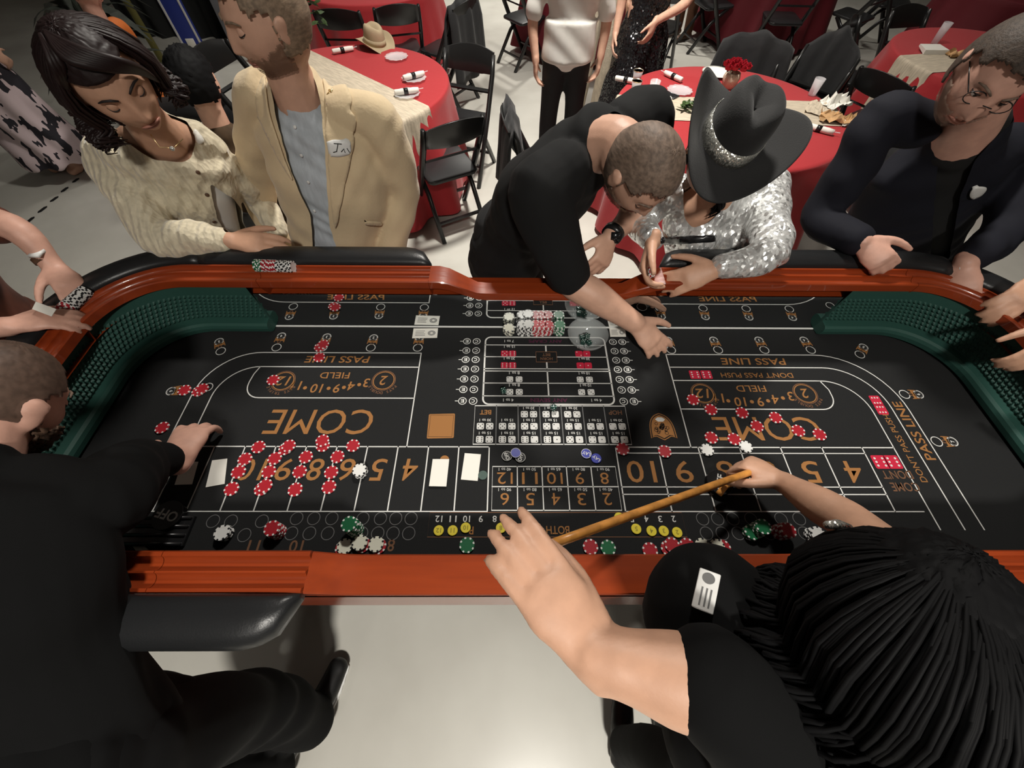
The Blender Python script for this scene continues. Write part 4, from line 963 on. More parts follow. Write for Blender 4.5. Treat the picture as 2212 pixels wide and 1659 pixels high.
def voro(name, col, scale, metal, rough, strength, mode='F1', stretch=(1, 1, 1), col2=None, thr=.5):
    m = bpy.data.materials.new(name); m.use_nodes = True; nt = m.node_tree; b = nt.nodes['Principled BSDF']; N = nt.nodes.new; L = nt.links.new
    tc = N('ShaderNodeTexCoord'); mp = N('ShaderNodeMapping'); mp.inputs['Scale'].default_value = stretch; L(tc.outputs['Object'], mp.inputs[0])
    v = N('ShaderNodeTexVoronoi'); v.inputs['Scale'].default_value = scale; L(mp.outputs[0], v.inputs['Vector'])
    b.inputs['Base Color'].default_value = (*col, 1); b.inputs['Metallic'].default_value = metal; b.inputs['Roughness'].default_value = rough
    if mode == 'sequin':                                     # every cell tilts its own way
        g_ = N('ShaderNodeNewGeometry'); s = N('ShaderNodeVectorMath'); s.operation = 'SUBTRACT'; s.inputs[1].default_value = (.5, .5, .5); L(v.outputs['Color'], s.inputs[0])
        k = N('ShaderNodeVectorMath'); k.operation = 'SCALE'; k.inputs['Scale'].default_value = strength; L(s.outputs[0], k.inputs[0])
        a = N('ShaderNodeVectorMath'); a.operation = 'ADD'; L(g_.outputs['Normal'], a.inputs[0]); L(k.outputs[0], a.inputs[1])
        n = N('ShaderNodeVectorMath'); n.operation = 'NORMALIZE'; L(a.outputs[0], n.inputs[0]); L(n.outputs[0], b.inputs['Normal'])
    else:
        bp = N('ShaderNodeBump'); bp.inputs['Strength'].default_value = strength; bp.inputs['Distance'].default_value = .01; L(v.outputs['Distance'], bp.inputs['Height']); L(bp.outputs[0], b.inputs['Normal'])
    if col2:
        r = N('ShaderNodeValToRGB'); r.color_ramp.interpolation = 'CONSTANT'; r.color_ramp.elements[0].color = (*col, 1); r.color_ramp.elements[1].color = (*col2, 1); r.color_ramp.elements[1].position = thr
        nz = N('ShaderNodeTexNoise'); nz.inputs['Scale'].default_value = scale; L(mp.outputs[0], nz.inputs['Vector']); L(nz.outputs[0], r.inputs[0]); L(r.outputs[0], b.inputs['Base Color'])
    M[name] = m
voro('sequin_silver', (.86, .87, .86), 130, .55, .3, .9, 'sequin', (1, 1, .55)); voro('sequin_black', (.02, .02, .022), 110, .5, .25, .9, 'sequin'); voro('rhinestone', (.85, .85, .78), 330, .8, .2, .8, 'sequin')
voro('skirt_print', (.62, .5, .52), 14, 0, .8, .0, 'F1', (1, 1, .5), (.015, .013, .02), .52)
# knit: cables
def knit():
    nt = M['knit_cream'].node_tree; N = nt.nodes.new; L = nt.links.new; b = nt.nodes['Principled BSDF']
    tc = N('ShaderNodeTexCoord'); mp = N('ShaderNodeMapping'); mp.inputs['Scale'].default_value = (1, 1, .55); L(tc.outputs['Object'], mp.inputs[0])
    v = N('ShaderNodeTexVoronoi'); v.inputs['Scale'].default_value = 75; L(mp.outputs[0], v.inputs['Vector'])
    wv = N('ShaderNodeTexWave'); wv.inputs['Scale'].default_value = 14; wv.inputs['Distortion'].default_value = 4; wv.inputs['Detail'].default_value = 1; L(mp.outputs[0], wv.inputs['Vector'])
    ad = N('ShaderNodeMath'); ad.operation = 'ADD'; L(v.outputs['Distance'], ad.inputs[0]); L(wv.outputs['Fac'], ad.inputs[1])
    bp = N('ShaderNodeBump'); bp.inputs['Strength'].default_value = .55; bp.inputs['Distance'].default_value = .008; L(ad.outputs[0], bp.inputs['Height']); L(bp.outputs[0], b.inputs['Normal'])
knit()
def catmull(P, k):
    P = [Vector(p) for p in P]
    if len(P) == 2: return [P[0].lerp(P[1], i/k) for i in range(k+1)]
    out = []
    for i in range(len(P)-1):
        p0 = P[i-1] if i else P[0]*2-P[1]; p1, p2 = P[i], P[i+1]; p3 = P[i+2] if i+2 < len(P) else P[-1]*2-P[-2]
        for j in range(k):
            t = j/k; out.append(.5*((2*p1)+(p2-p0)*t+(2*p0-5*p1+4*p2-p3)*t*t+(3*p1-p0-3*p2+p3)*t**3))
    return out+[P[-1]]
class Blob:
    def __init__(s): s.mb = MB()
    def limb(s, pts, radii, side=None, k=5, n=18, cap=1.0):
        R = [(r if isinstance(r, (tuple, list)) else (r, r)) for r in radii]; Q = catmull(pts, k); m = len(Q); rr = []
        for i in range(m):
            f = i/k; j = min(int(f), len(R)-2); t = f-j; t = t*t*(3-2*t) if len(R) > 2 else t; rr.append((R[j][0]*(1-t)+R[j+1][0]*t, R[j][1]*(1-t)+R[j+1][1]*t))
        sec = [];
        T0 = (Q[1]-Q[0]).normalized(); T1_ = (Q[-1]-Q[-2]).normalized()
        for a in (80, 55, 28): a = math.radians(a); q = min(rr[0])*cap; sec.append((Q[0]-T0*q*math.sin(a), rr[0][0]*math.cos(a), rr[0][1]*math.cos(a), T0))
        for i in range(m): sec.append((Q[i], rr[i][0], rr[i][1], (Q[min(i+1, m-1)]-Q[max(i-1, 0)]).normalized()))
        for a in (28, 55, 80): a = math.radians(a); q = min(rr[-1])*cap; sec.append((Q[-1]+T1_*q*math.sin(a), rr[-1][0]*math.cos(a), rr[-1][1]*math.cos(a), T1_))
        vs = []; prev = None
        for c, ra, rb, t in sec:
            a = Vector(side) if side is not None else (prev if prev is not None else t.orthogonal())
            a = a-t*a.dot(t); a.normalize(); prev = a; b = t.cross(a)
            for q in range(n): th = 2*math.pi*q/n; vs.append(c+a*(ra*math.cos(th))+b*(rb*math.sin(th)))
        N_ = len(sec); fs = [(i*n+q, i*n+(q+1) % n, (i+1)*n+(q+1) % n, (i+1)*n+q) for i in range(N_-1) for q in range(n)]
        fs += [tuple(range(n-1, -1, -1)), tuple((N_-1)*n+q for q in range(n))]; s.mb.add(vs, fs); return s
    def ball(s, c, r, R=None): s.mb.ball(c, r, 16, 12, R); return s
    def done(s, name, m, parent, voxel=.008, smooth=3, cuts=(), front=None, fold=None):
        o = s.mb.obj('tmp', m); md = o.modifiers.new('r', 'REMESH'); md.mode = 'VOXEL'; md.voxel_size = voxel; md.use_smooth_shade = True
        if smooth: sm = o.modifiers.new('s', 'SMOOTH'); sm.iterations = smooth; sm.factor = .5
        dg = bpy.context.evaluated_depsgraph_get(); me = bpy.data.meshes.new_from_object(o.evaluated_get(dg)); bpy.data.objects.remove(o)
        me.name = name
        if fold:
            n = len(me.vertices); co = np.zeros(n*3); no = np.zeros(n*3); me.vertices.foreach_get('co', co); me.vertices.foreach_get('normal', no); co = co.reshape(-1, 3); no = no.reshape(-1, 3)
            d = np.zeros(n)
            for amp, kx, ky, kz, ph in fold: d += amp*np.sin(co[:, 0]*kx+co[:, 1]*ky+co[:, 2]*kz+ph+1.3*np.sin(co[:, 2]*kx*.35+co[:, 0]*kz*.3))
            co += no*d[:, None]; me.vertices.foreach_set('co', co.ravel())
        me.polygons.foreach_set('use_smooth', [True]*len(me.polygons))
        if cuts: cut(me, cuts, front)
        me.update(); o = link(bpy.data.objects.new(name, me), None)
        if parent is not None: o.parent = parent; o.matrix_parent_inverse = parent_inv(parent)
        return o
def world_of(o): return (world_of(o.parent) @ o.matrix_parent_inverse @ o.matrix_basis) if o.parent else o.matrix_basis.copy()
def parent_inv(p): return world_of(p).inverted()
def project(P):
    q = P-np.array(CAM); d = q @ np.array(CF); return np.stack([(q @ np.array(CR))/d*831+1106, (q @ np.array(CD))/d*831+829.5], 1)
def inside(pts, poly):
    x, y = pts[:, 0], pts[:, 1]; r = np.zeros(len(pts), bool); n = len(poly)
    for i in range(n):
        x1, y1 = poly[i]; x2, y2 = poly[(i+1) % n]
        c = ((y1 > y) != (y2 > y)); r ^= c & (x < (x2-x1)*(y-y1)/((y2-y1) or 1e-9)+x1)
    return r
def mesh_arrays(me):
    n = len(me.vertices); co = np.zeros(n*3); me.vertices.foreach_get('co', co); k = len(me.polygons); c = np.zeros(k*3); no = np.zeros(k*3); me.polygons.foreach_get('center', c); me.polygons.foreach_get('normal', no)
    return co.reshape(-1, 3), c.reshape(-1, 3), no.reshape(-1, 3)
def relax(bm, it=6):
    for _ in range(it):
        new = {}
        for v in bm.verts:
            if v.is_boundary:
                nb = [e.other_vert(v) for e in v.link_edges if e.is_boundary]
                if len(nb) == 2: new[v] = v.co*.4+(nb[0].co+nb[1].co)*.3
        for v, c in new.items(): v.co = c
def cut(me, polys, front=None):                               # openings (necklines, lapels) outlined on the front of the garment
    co, c, no = mesh_arrays(me); pj = project(c); f = (no @ np.array(front) > 0) if front is not None else np.einsum('ij,ij->i', no, np.array(CAM)-c) > 0
    kill = np.zeros(len(c), bool)
    for p in polys: kill |= inside(pj, p) & f
    bm = bmesh.new(); bm.from_mesh(me); bm.faces.ensure_lookup_table()
    bmesh.ops.delete(bm, geom=[bm.faces[i] for i in np.nonzero(kill)[0]], context='FACES'); relax(bm); bm.to_mesh(me); bm.free()
def patch(src, poly, off, name, m, parent=None, thick=.003):  # a piece lying on a garment: lapel, tag, pocket, cuff
    me = src.data; co, c, no = mesh_arrays(me); keep = inside(project(c), poly) & (np.einsum('ij,ij->i', no, np.array(CAM)-c) > 0)
    bm = bmesh.new(); bm.from_mesh(me); bm.faces.ensure_lookup_table(); bmesh.ops.delete(bm, geom=[bm.faces[i] for i in np.nonzero(~keep)[0]], context='FACES'); relax(bm, 10); bm.normal_update()
    for v in bm.verts: v.co += v.normal*off
    nm = bpy.data.meshes.new(name); bm.to_mesh(nm); bm.free(); nm.materials.clear(); nm.materials.append(M[m])
    o = link(bpy.data.objects.new(name, nm)); p = parent or src.parent; o.parent = p; o.matrix_parent_inverse = parent_inv(p)
    s = o.modifiers.new('s', 'SOLIDIFY'); s.thickness = thick; s.offset = 1; return o
from mathutils.bvhtree import BVHTree
_bv = {}
def on_surface(src, px, py, off=.002):                        # the garment point seen at a pixel, with its normal
    if src.name not in _bv: me = src.data; _bv[src.name] = BVHTree.FromPolygons([v.co for v in me.vertices], [tuple(p.vertices) for p in me.polygons])
    loc, nor, _, _ = _bv[src.name].ray_cast(CAM, ray(px, py).normalized())
    return (loc+nor*off, nor) if loc is not None else (None, None)
# --- head
def hb(px, pz, female=False):
    e = np.exp; ax = np.abs(px)
    nz = .024*e(-(px/.0105)**2)*np.clip((.03-pz)/.055, 0, 1)*np.where(pz < -.03, e(-((pz+.03)/.006)**2), 1)+.006*e(-((ax-.012)/.007)**2-((pz+.03)/.008)**2)
    return nz-.010*e(-((ax-.031)/.016)**2-((pz-.012)/.012)**2)+(.003 if female else .006)*e(-((ax-.028)/.022)**2-((pz-.032)/.009)**2)+.006*e(-((ax-.045)/.02)**2-((pz+.022)/.02)**2)+.007*e(-(px/.026)**2-((pz+.056)/.016)**2)-.004*e(-(px/.022)**2-((pz+.057)/.003)**2)+.009*e(-(px/.022)**2-((pz+.1)/.015)**2)
def head_pts(nu=56, nv=44, female=False, extra=0):
    th = np.linspace(0, 2*np.pi, nu, endpoint=False); ph = np.linspace(0, np.pi, nv); TH, PH = np.meshgrid(th, ph, indexing='ij')
    x, y, z = np.sin(PH)*np.cos(TH), np.sin(PH)*np.sin(TH), np.cos(PH); t = np.clip(-z, 0, 1); fr = np.clip(y*2.2, 0, 1)
    X = x*(.074+extra)*(1-(.34 if female else .27)*t**1.5)*(1+.0*z); Y_ = y*(.094+extra); Y_ = np.where(y < 0, Y_*(1-.42*t), Y_*(1-.05*t)+.004*t); Z_ = z*(.114+extra)
    Y_ = Y_+fr*hb(X, Z_, female); return np.stack([X, Y_, Z_], -1)
class Head:
    def __init__(s, c, f, u, k=1.0, female=False):
        s.c = Vector(c); s.f = Vector(f).normalized(); u = Vector(u); s.u = (u-s.f*u.dot(s.f)).normalized(); s.r = s.f.cross(s.u); s.k = k; s.fem = female
    def w(s, x, y, z): return s.c+(s.r*x+s.f*y+s.u*z)*s.k
    def y(s, x, z): return (.094*math.sqrt(max(.02, 1-(x/.074)**2*.9-(z/.114)**2*.9)))+float(hb(np.array(x), np.array(z), s.fem))
    def add(s, B, ears=True):
        P = head_pts(female=s.fem); nu, nv = P.shape[:2]; B.mb.grid([s.w(*p) for p in P.reshape(-1, 3)], nu, nv, True); R = Matrix((s.r, s.f, s.u)).transposed()
        if ears:
            for e in (-1, 1):
                R2 = R @ Matrix.Rotation(e*-.35, 3, 'Z')
                B.ball(s.w(e*.077, -.008, 0.0), [q*s.k for q in (.009, .018, .03)], R2); B.ball(s.w(e*.079, -.01, .012), [q*s.k for q in (.009, .021, .019)], R2)
    def shell(s, name, m, parent, mask, off, noise_=.002, seed=0, nu=110, nv=84, dith=.0035):
        P = head_pts(nu, nv, s.fem); q = P.reshape(-1, 3); n_ = q/np.array([.074, .094, .114])**2; n_ /= np.linalg.norm(n_, axis=1)[:, None]; rr = np.random.default_rng(seed)
        o_ = off(q) if callable(off) else off; q = q+n_*(o_+rr.normal(0, noise_, len(q)))[:, None]; keep = mask(P.reshape(-1, 3)+rr.normal(0, dith, (nu*nv, 3)))
        mb = MB().grid([s.w(*p) for p in q], nu, nv, True); mb.f = [f for f in mb.f if all(keep[i] for i in f)]; mb.m = [0]*len(mb.f)
        o = mb.obj(name, m, None, True); o.parent = parent; o.matrix_parent_inverse = parent_inv(parent); md = o.modifiers.new('s', 'SOLIDIFY'); md.thickness = .003; md.offset = -1; return o
    def face(s, parent, brow='lash', lip='lip_soft', eyes='down', skin='skin_fair'):
        def put(mb, nm, m):
            o = mb.obj(nm, m, None, True); o.parent = parent; o.matrix_parent_inverse = parent_inv(parent); return o
        for e in (-1, 1):
            put(MB().tube([s.w(e*x, s.y(x, z)+.001, z) for x, z in ((.014, .027), (.026, .0325), (.04, .0325), (.051, .026))], [.0018*s.k, .0028*s.k, .0026*s.k, .0014*s.k], 8), 'eyebrow', brow)
            yc = s.y(.032, .012)-.006
            ev = put(MB().ball(s.w(e*.032, yc, .010), .0125*s.k, 16, 10), 'eye', 'eye_white')
            if eyes == 'open':
                d = MB().ball(s.w(e*.032, yc+.0072, .008), .0062*s.k, 12, 8).obj('iris', 'eye_dark', None, True); d.parent = ev
            R = Matrix((s.r, s.f, s.u)).transposed(); lid = MB()
            lim = .6 if eyes == 'open' else 1.15; V = []
            for i in range(13):
                for j in range(7): a = math.pi*i/12; b = -.5+ (lim+.5)*j/6; p = Vector((math.cos(a)*1.0, math.sin(a)*math.cos(.75-b), math.sin(a)*math.sin(.75-b)))*.0137; V.append(s.w(e*.032+p.x, yc+p.y, .010+p.z))
            put(lid.grid(V, 13, 7), 'eyelid', skin)
            put(MB().tube([s.w(e*.032+.0135*math.cos(math.pi*i/8), yc+.0142*math.sin(math.pi*i/8)*math.cos(.75-lim), .010+.0142*math.sin(math.pi*i/8)*math.sin(.75-lim)) for i in range(9)], .0013*s.k, 6), 'eyelashes', 'lash')
        for z, r_ in ((-.0525, .0035), (-.0605, .0048)):
            put(MB().tube([s.w(x, s.y(x, z)-.0005, z-.06*abs(x)*(1 if z > -.056 else -1)) for x in (-.025, -.016, -.006, 0, .006, .016, .025)], [.001*s.k, r_*.8*s.k, r_*s.k, r_*.9*s.k, r_*s.k, r_*.8*s.k, .001*s.k], 8), 'lip', lip)
def hand(B, w_, d, n, ts, curl=(.35, .5, .35), k=1.0, spread=.06, thumb=.5, curls=None, tout=.75):
    w_ = Vector(w_); d = Vector(d).normalized(); n = Vector(n); n = (n-d*n.dot(d)).normalized(); t = d.cross(n)*ts
    B.limb([w_-d*.02*k, w_+d*.02*k, w_+d*.06*k, w_+d*.085*k], [(.026*k, .02*k), (.032*k, .019*k), (.041*k, .017*k), (.039*k, .014*k)], side=t)
    tips = []
    for i in range(4):
        c = curls[i] if curls else curl; off = (.030, .0105, -.0095, -.028)[i]*k; L = (.92, 1.0, .94, .76)[i]*k; dirn = (d+t*(.5-i/3)*spread*4).normalized(); p = w_+d*(.083-.006*(i == 3))*k+t*off+n*.002; pts = [p-d*.02*k, p]; a = 0; ax = n.cross(dirn)
        for seg, ca in zip((.046, .029, .023), c):
            a += ca; p = p+(dirn*math.cos(a)+n*math.sin(a))*seg*L; pts.append(p.copy())
        B.limb(pts, [.0105*k, .0105*k, .0095*k, .0088*k, .0074*k], k=4, n=12); tips.append(pts[-1])
    p = w_+d*.018*k+t*.024*k+n*.004*k; pts = [p]; dv = (d*.75+t*tout+n*.25).normalized()
    for seg, bd in ((.045, 0), (.034, thumb*.5), (.028, thumb*.5)):
        dv = (dv*(1-bd)+(d*.8+n*.55-t*.15)*bd).normalized(); p = p+dv*seg*k; pts.append(p.copy())
    B.limb(pts, [.0165*k, .013*k, .0112*k, .0088*k], k=4, n=12); return tips
def person(name, loc, label): return empty(name, loc, label, 'person')
def torso(B, pel, ch, nk, side, wd, grow=0.0, flat=.66, sh=None):
    pel, ch, nk = Vector(pel), Vector(ch), Vector(nk); mid = pel.lerp(ch, .5); up = (nk-ch).normalized()
    B.limb([pel-(ch-pel).normalized()*.06, pel, mid, ch, ch.lerp(nk, .55), nk.lerp(ch, .08)], [(wd*.86+grow, wd*.6+grow), (wd*.9+grow, wd*.62+grow), (wd*.84+grow, wd*.58+grow), (wd*1.0+grow, wd*flat+grow), (wd*.93+grow, wd*.52+grow), (wd*.42+grow, wd*.4+grow)], side=side, n=26)
def legs(root, pel, side, fwd, m, shoe='shoe_black', spread=.1, lean=0, rad=.085, knee=.05):
    pel = Vector(pel); side = Vector(side); side.z = 0; side.normalize(); fwd = Vector(fwd); fwd.z = 0; fwd.normalize(); B = Blob()
    base = pel+fwd*lean
    for e in (-1, 1):
        h = pel+side*e*.075; kn = Vector((base.x, base.y, .5))+side*e*spread+fwd*knee; an = Vector((base.x, base.y, .1))+side*e*spread; B.limb([h, kn, an], [rad, rad*.72, rad*.62], n=14)
        S = Blob(); S.limb([an-fwd*.05-Vector((0, 0, .06)), an+fwd*.06-Vector((0, 0, .055)), an+fwd*.17-Vector((0, 0, .065))], [(.04, .038), (.045, .034), (.038, .026)], side=side); S.limb([an, an-Vector((0, 0, .06))], [.045, .042]); S.done('shoe', shoe, root, .012, 2)
    B.limb([pel+Vector((0, 0, .1)), pel-Vector((0, 0, .06))], [(.16, .105), (.15, .11)], side=side); B.done('trousers', m, root, .013, 3)
def bodylegs(B, pel, side, spread=.1, base=None):
    B.ball(pel, (.11, .09, .1)); return
    pel = Vector(pel); side = Vector(side); side.z = 0; side.normalize(); base = base or pel
    for e in (-1, 1): B.limb([pel+side*e*.07, Vector((base.x, base.y, .5))+side*e*spread, Vector((base.x, base.y, .07))+side*e*spread], [.06, .042, .035], n=10)
def tubes(name, m, parent, paths, r, n=6, taper=.3):
    mb = MB()
    for p in paths: k = len(p); mb.tube(p, [r*(1-(1-taper)*abs(2*i/(k-1)-.9)**2) for i in range(k)], n)
    o = mb.obj(name, m, None, True); o.parent = parent; o.matrix_parent_inverse = parent_inv(parent); return o
def child(mb, name, m, root, smooth=True):
    o = mb.obj(name, m, None, smooth); o.parent = root; o.matrix_parent_inverse = parent_inv(root); return o
def button(src, root, px, py, m, r=.006):
    p, n_ = on_surface(src, px, py)
    if p is not None: R = n_.to_track_quat('Z', 'Y').to_matrix(); mb = MB().lathe([(0, 0), (r, 0), (r, .002), (r*.6, .003), (0, .0025)], 14); mb.v = [tuple(p+R @ Vector(v)) for v in mb.v]; child(mb, 'button', m, root)
# ---------------------------------------------------------------- people at the far rail
V3 = Vector
SH = lambda q: (q[:, 2] > np.where(q[:, 1] > .05, .064, np.where(q[:, 1] > .012, .035, -.05)))      # short hair
BEARD = lambda q: (q[:, 2] < np.where(q[:, 1] > .05, -.038, -.02)) & (q[:, 1] > -.005) & ~((np.abs(q[:, 0]) < .024) & (q[:, 2] > -.068) & (q[:, 2] < -.047) & (q[:, 1] > .04))
CAPM = lambda q: (q[:, 2] > np.where(q[:, 1] > .03, .058, -.07))
def long_hair(hd, m, root, n, L, seed, az=(52, 308), r=.011, wave=.012, flare=1.12, cap=True, name='hair'):
    rr = np.random.default_rng(seed); paths = []
    for i in range(n):
        a = math.radians(rr.uniform(*az)); l = L*rr.uniform(.8, 1.08); k = rr.uniform(1.0, flare); sx, cy = math.sin(a), math.cos(a); ph = rr.uniform(0, 6.28); P = []
        x0 = rr.uniform(-.02, .02)
        for z, q in ((.112, .16), (.095, .55), (.06, .9), (.0, 1.08), (-.06, 1.14)):
            s = math.sqrt(max(.0, 1-(z/.122)**2)) if z < .1 else q; P.append(hd.w(x0*(1-q)+sx*.083*max(s, .2)*q*k, cy*.1*max(s, .2)*q*k-.006, z+.008))
        b = P[-1]; out = (hd.r*sx+hd.f*cy); out.z = 0
        for j in range(1, 8):
            t = j/7; P.append(b+V3((0, 0, -1))*(l*t)+out*(.02*math.sin(t*3.1)+wave*math.sin(t*9+ph))+hd.r*(wave*math.cos(t*8+ph)))
        paths.append(catmull(P, 2))
    o = tubes(name, m, root, paths, r, 5, .35)
    if cap: hd.shell('hair_cap', m, root, CAPM, .007, .0012, seed, 90, 70, 0)
    return o
# ---- dark-haired person in the cream cardigan
root = person('person', (-1.0, 1.3, 0), 'dark-haired person in a cream knit cardigan leaning on the padded rail at left')
nk, shR, shL, pel, ch = Y(338, 282, 1.24), Y(243, 345, 1.25), Y(425, 312, 1.31), Y(485, 600, 1.30), Y(385, 400, 1.27)
side = (shL-shR).normalized(); el, wr = Y(345, 512, 1.07), Y(500, 520, 1.07)
hd = Head(Y(236, 172, 1.12), (.66, -.62, -.36), (-.1, -.25, 1), 1.02, True)
B = Blob(); torso(B, pel, ch, nk, side, .158, -.012); hd.add(B); B.limb([nk-V3((0, 0, .03)), nk.lerp(hd.c, .55), hd.c-hd.u*.03-hd.f*.01], [.062, .05, .05]); B.limb([nk.lerp(shR, .3), nk.lerp(shR, .9)], [.05, .045]); B.limb([nk.lerp(shL, .3), nk.lerp(shL, .9)], [.05, .045])
B.limb([shR, el, wr], [.045, .04, .027]); hand(B, wr+V3((.0, 0, .0)), V3((1, -.02, -.06)), (0, .3, -1), 1, (.25, .35, .3)); bodylegs(B, pel, side)
body = B.done('body', 'skin_tan', root, .0058, 2)
B = Blob(); torso(B, pel, ch, nk-V3((0, 0, .02)), side, .158, -.004); B.done('white_top', 'cotton_white', root, .009, 3, [[(240, 255), (300, 335), (400, 375), (480, 330), (420, 240), (330, 230)]])
B = Blob(); torso(B, pel+V3((.0, 0, .0)), ch, nk, side, .16, .012); B.limb([shR.lerp(nk, .25), shR.lerp(el, .04), shR.lerp(el, .5), el, el.lerp(wr, .5), el.lerp(wr, .82)], [.07, .074, .068, .06, .057, .046], n=20)
elL = Y(560, 430, 1.42); B.limb([shL.lerp(nk, .25), shL, shL.lerp(elL, .6), elL, Y(600, 500, 1.35)], [.06, .065, .06, .05, .042], n=20)
card_ = B.done('cardigan', 'knit_cream', root, .007, 3, [[(238, 262), (268, 305), (330, 345), (398, 352), (414, 338), (425, 300), (405, 262), (330, 235)], [(452, 395), (468, 470), (488, 505), (560, 505), (505, 430)]], fold=[(.003, 40, 20, 60, 0), (.002, 90, 30, -70, 1)])
for p in ((427, 372), (447, 420), (462, 478)): button(card_, root, *p, 'boot_brown', .006)
patch(card_, [(400, 283), (418, 275), (442, 305), (432, 315)], .004, 'name_tag', 'paper')
child(MB().tube([Y(325, 290, 1.09), Y(345, 318, 1.085), Y(375, 320, 1.095), Y(395, 300, 1.11)], .0012, 6), 'necklace', 'gold_metal', root); child(MB().ball(Y(372, 321, 1.085), .006, 10, 8), 'pendant', 'rhinestone', root)
hd.face(root, lip='lip_soft', eyes='down', skin='skin_tan')
long_hair(hd, 'hair_dark', root, 620, .05, 3, az=(70, 290), r=.0046, wave=.011, flare=1.28)
P = [catmull([hd.w(.02, .0, .122), hd.w(.015-.012*e, .06, .112), hd.w(-.03-.01*e, .085, .083), hd.w(-.066-.004*e, .066, .035), hd.w(-.084, .035, -.03)], 4) for e in (-1, -.5, 0, .5, 1, 1.5, 2)]+[catmull([hd.w(.03, .0, .122), hd.w(.05+.008*e, .045, .1), hd.w(.08, .02, .04), hd.w(.088, .0, -.05)], 4) for e in (-1, 0, 1)]
tubes('fringe', 'hair_dark', root, P, .0085, 8, .35)
legs(root, pel, side, (.6, -.8, 0), 'jeans')
# ---- person in the tan blazer
root = person('person', (-.6, 1.36, 0), 'bearded person in a tan blazer and pale blue shirt looking left behind the rail')
nk, shR, shL, pel, ch = Y(645, 205, 1.31), Y(562, 222, 1.35), Y(828, 268, 1.31), Y(735, 600, 1.32), Y(715, 380, 1.31)
side = (shL-shR).normalized(); elL, wrL = Y(868, 415, 1.33), Y(845, 545, 1.26); elR = Y(560, 430, 1.45)
hd = Head(Y(580, 45, 1.27), (-.8, -.58, -.16), (-.05, -.1, 1), 1.02)
B = Blob(); torso(B, pel, ch, nk, side, .185, -.014); hd.add(B); B.limb([nk-V3((0, 0, .04)), nk.lerp(hd.c, .5), hd.c-hd.u*.04-hd.f*.02], [.07, .058, .058]); B.limb([shL, elL, wrL], [.045, .04, .03]); hand(B, wrL, V3((-.05, -.1, -1)), (-.6, .3, 0), -1); B.limb([shR, elR, elR-V3((0, 0, .2))], [.045, .04, .03]); bodylegs(B, pel, side)
B.done('body', 'skin_fair', root, .0055, 2)
B = Blob(); torso(B, pel, ch, nk, side, .185, -.003); B.limb([nk-V3((0, 0, .035)), nk+V3((0, 0, .022))], [.075, .066]); sht = B.done('shirt', 'linen_blue', root, .007, 3, [[(585, 150), (612, 200), (640, 232), (672, 200), (690, 175), (685, 140), (640, 130)]], fold=[(.002, 60, 20, 90, 0)])
for p in ((638, 275), (652, 335), (667, 393), (680, 455)): button(sht, root, *p, 'white_chip', .005)
B = Blob(); torso(B, pel, ch, nk, side, .188, .016); B.limb([shL.lerp(nk, .45), shL.lerp(nk, .05), shL.lerp(elL, .5), elL, wrL], [.06, .066, .068, .062, .054], n=20); B.limb([shR.lerp(nk, .3), shR, elR, elR-V3((0, 0, .2))], [.07, .07, .06, .05]); B.limb([nk-V3((0, 0, .05)), nk+V3((0, .01, .012))], [.088, .076])
blz = B.done('blazer', 'blazer_tan', root, .0075, 3, [[(578, 150), (585, 190), (600, 270), (632, 380), (672, 470), (676, 540), (730, 545), (712, 490), (706, 400), (700, 300), (692, 215), (678, 168), (660, 130), (600, 120)]], fold=[(.0025, 25, 10, 40, 0), (.0015, 60, 20, -50, 2)])
patch(blz, [(690, 150), (700, 200), (706, 300), (714, 420), (724, 500), (742, 420), (764, 300), (772, 250), (752, 238), (766, 222), (738, 170), (715, 140)], .004, 'lapel', 'blazer_tan', thick=.004)
patch(blz, [(575, 160), (584, 240), (612, 330), (640, 400), (602, 340), (560, 250), (552, 200)], .004, 'lapel', 'blazer_tan', thick=.004)
tag_ = patch(blz, [(706, 306), (716, 302), (732, 303), (748, 301), (757, 306), (755, 318), (759, 328), (752, 336), (735, 335), (718, 338), (708, 334), (711, 322)], .008, 'name_tag', 'white_chip')
for ln_ in ([(722, 311), (738, 310)], [(731, 310), (728, 326), (721, 328)], [(736, 327), (742, 320), (744, 328)], [(748, 318), (753, 327)]):
    pts = [on_surface(blz, *p, .013)[0] for p in ln_]
    if all(p is not None for p in pts): child(MB().tube(pts, .0011, 5), 'handwriting', 'black_print', tag_)
p, n_ = on_surface(blz, 716, 205, .008); R = n_.to_track_quat('Z', 'Y').to_matrix(); child(MB().bar(p+R @ V3((-.004, -.012, 0)), p+R @ V3((.003, .012, 0)), .005, .003).bar(p+R @ V3((-.009, .006, 0)), p+R @ V3((.008, .004, 0)), .004, .003), 'lapel_pin', 'gold_metal', root)
patch(blz, [(785, 474), (830, 478), (829, 487), (784, 483)], .004, 'pocket_flap', 'blazer_tan')
hd.face(root, brow='hair_sand', eyes='down'); hd.shell('hair', 'hair_sand', root, SH, .008, .0002, 4); hd.shell('beard', 'beard_brown', root, BEARD, .003, .0006, 5)
legs(root, pel, side, (0, -1, 0), 'jeans')
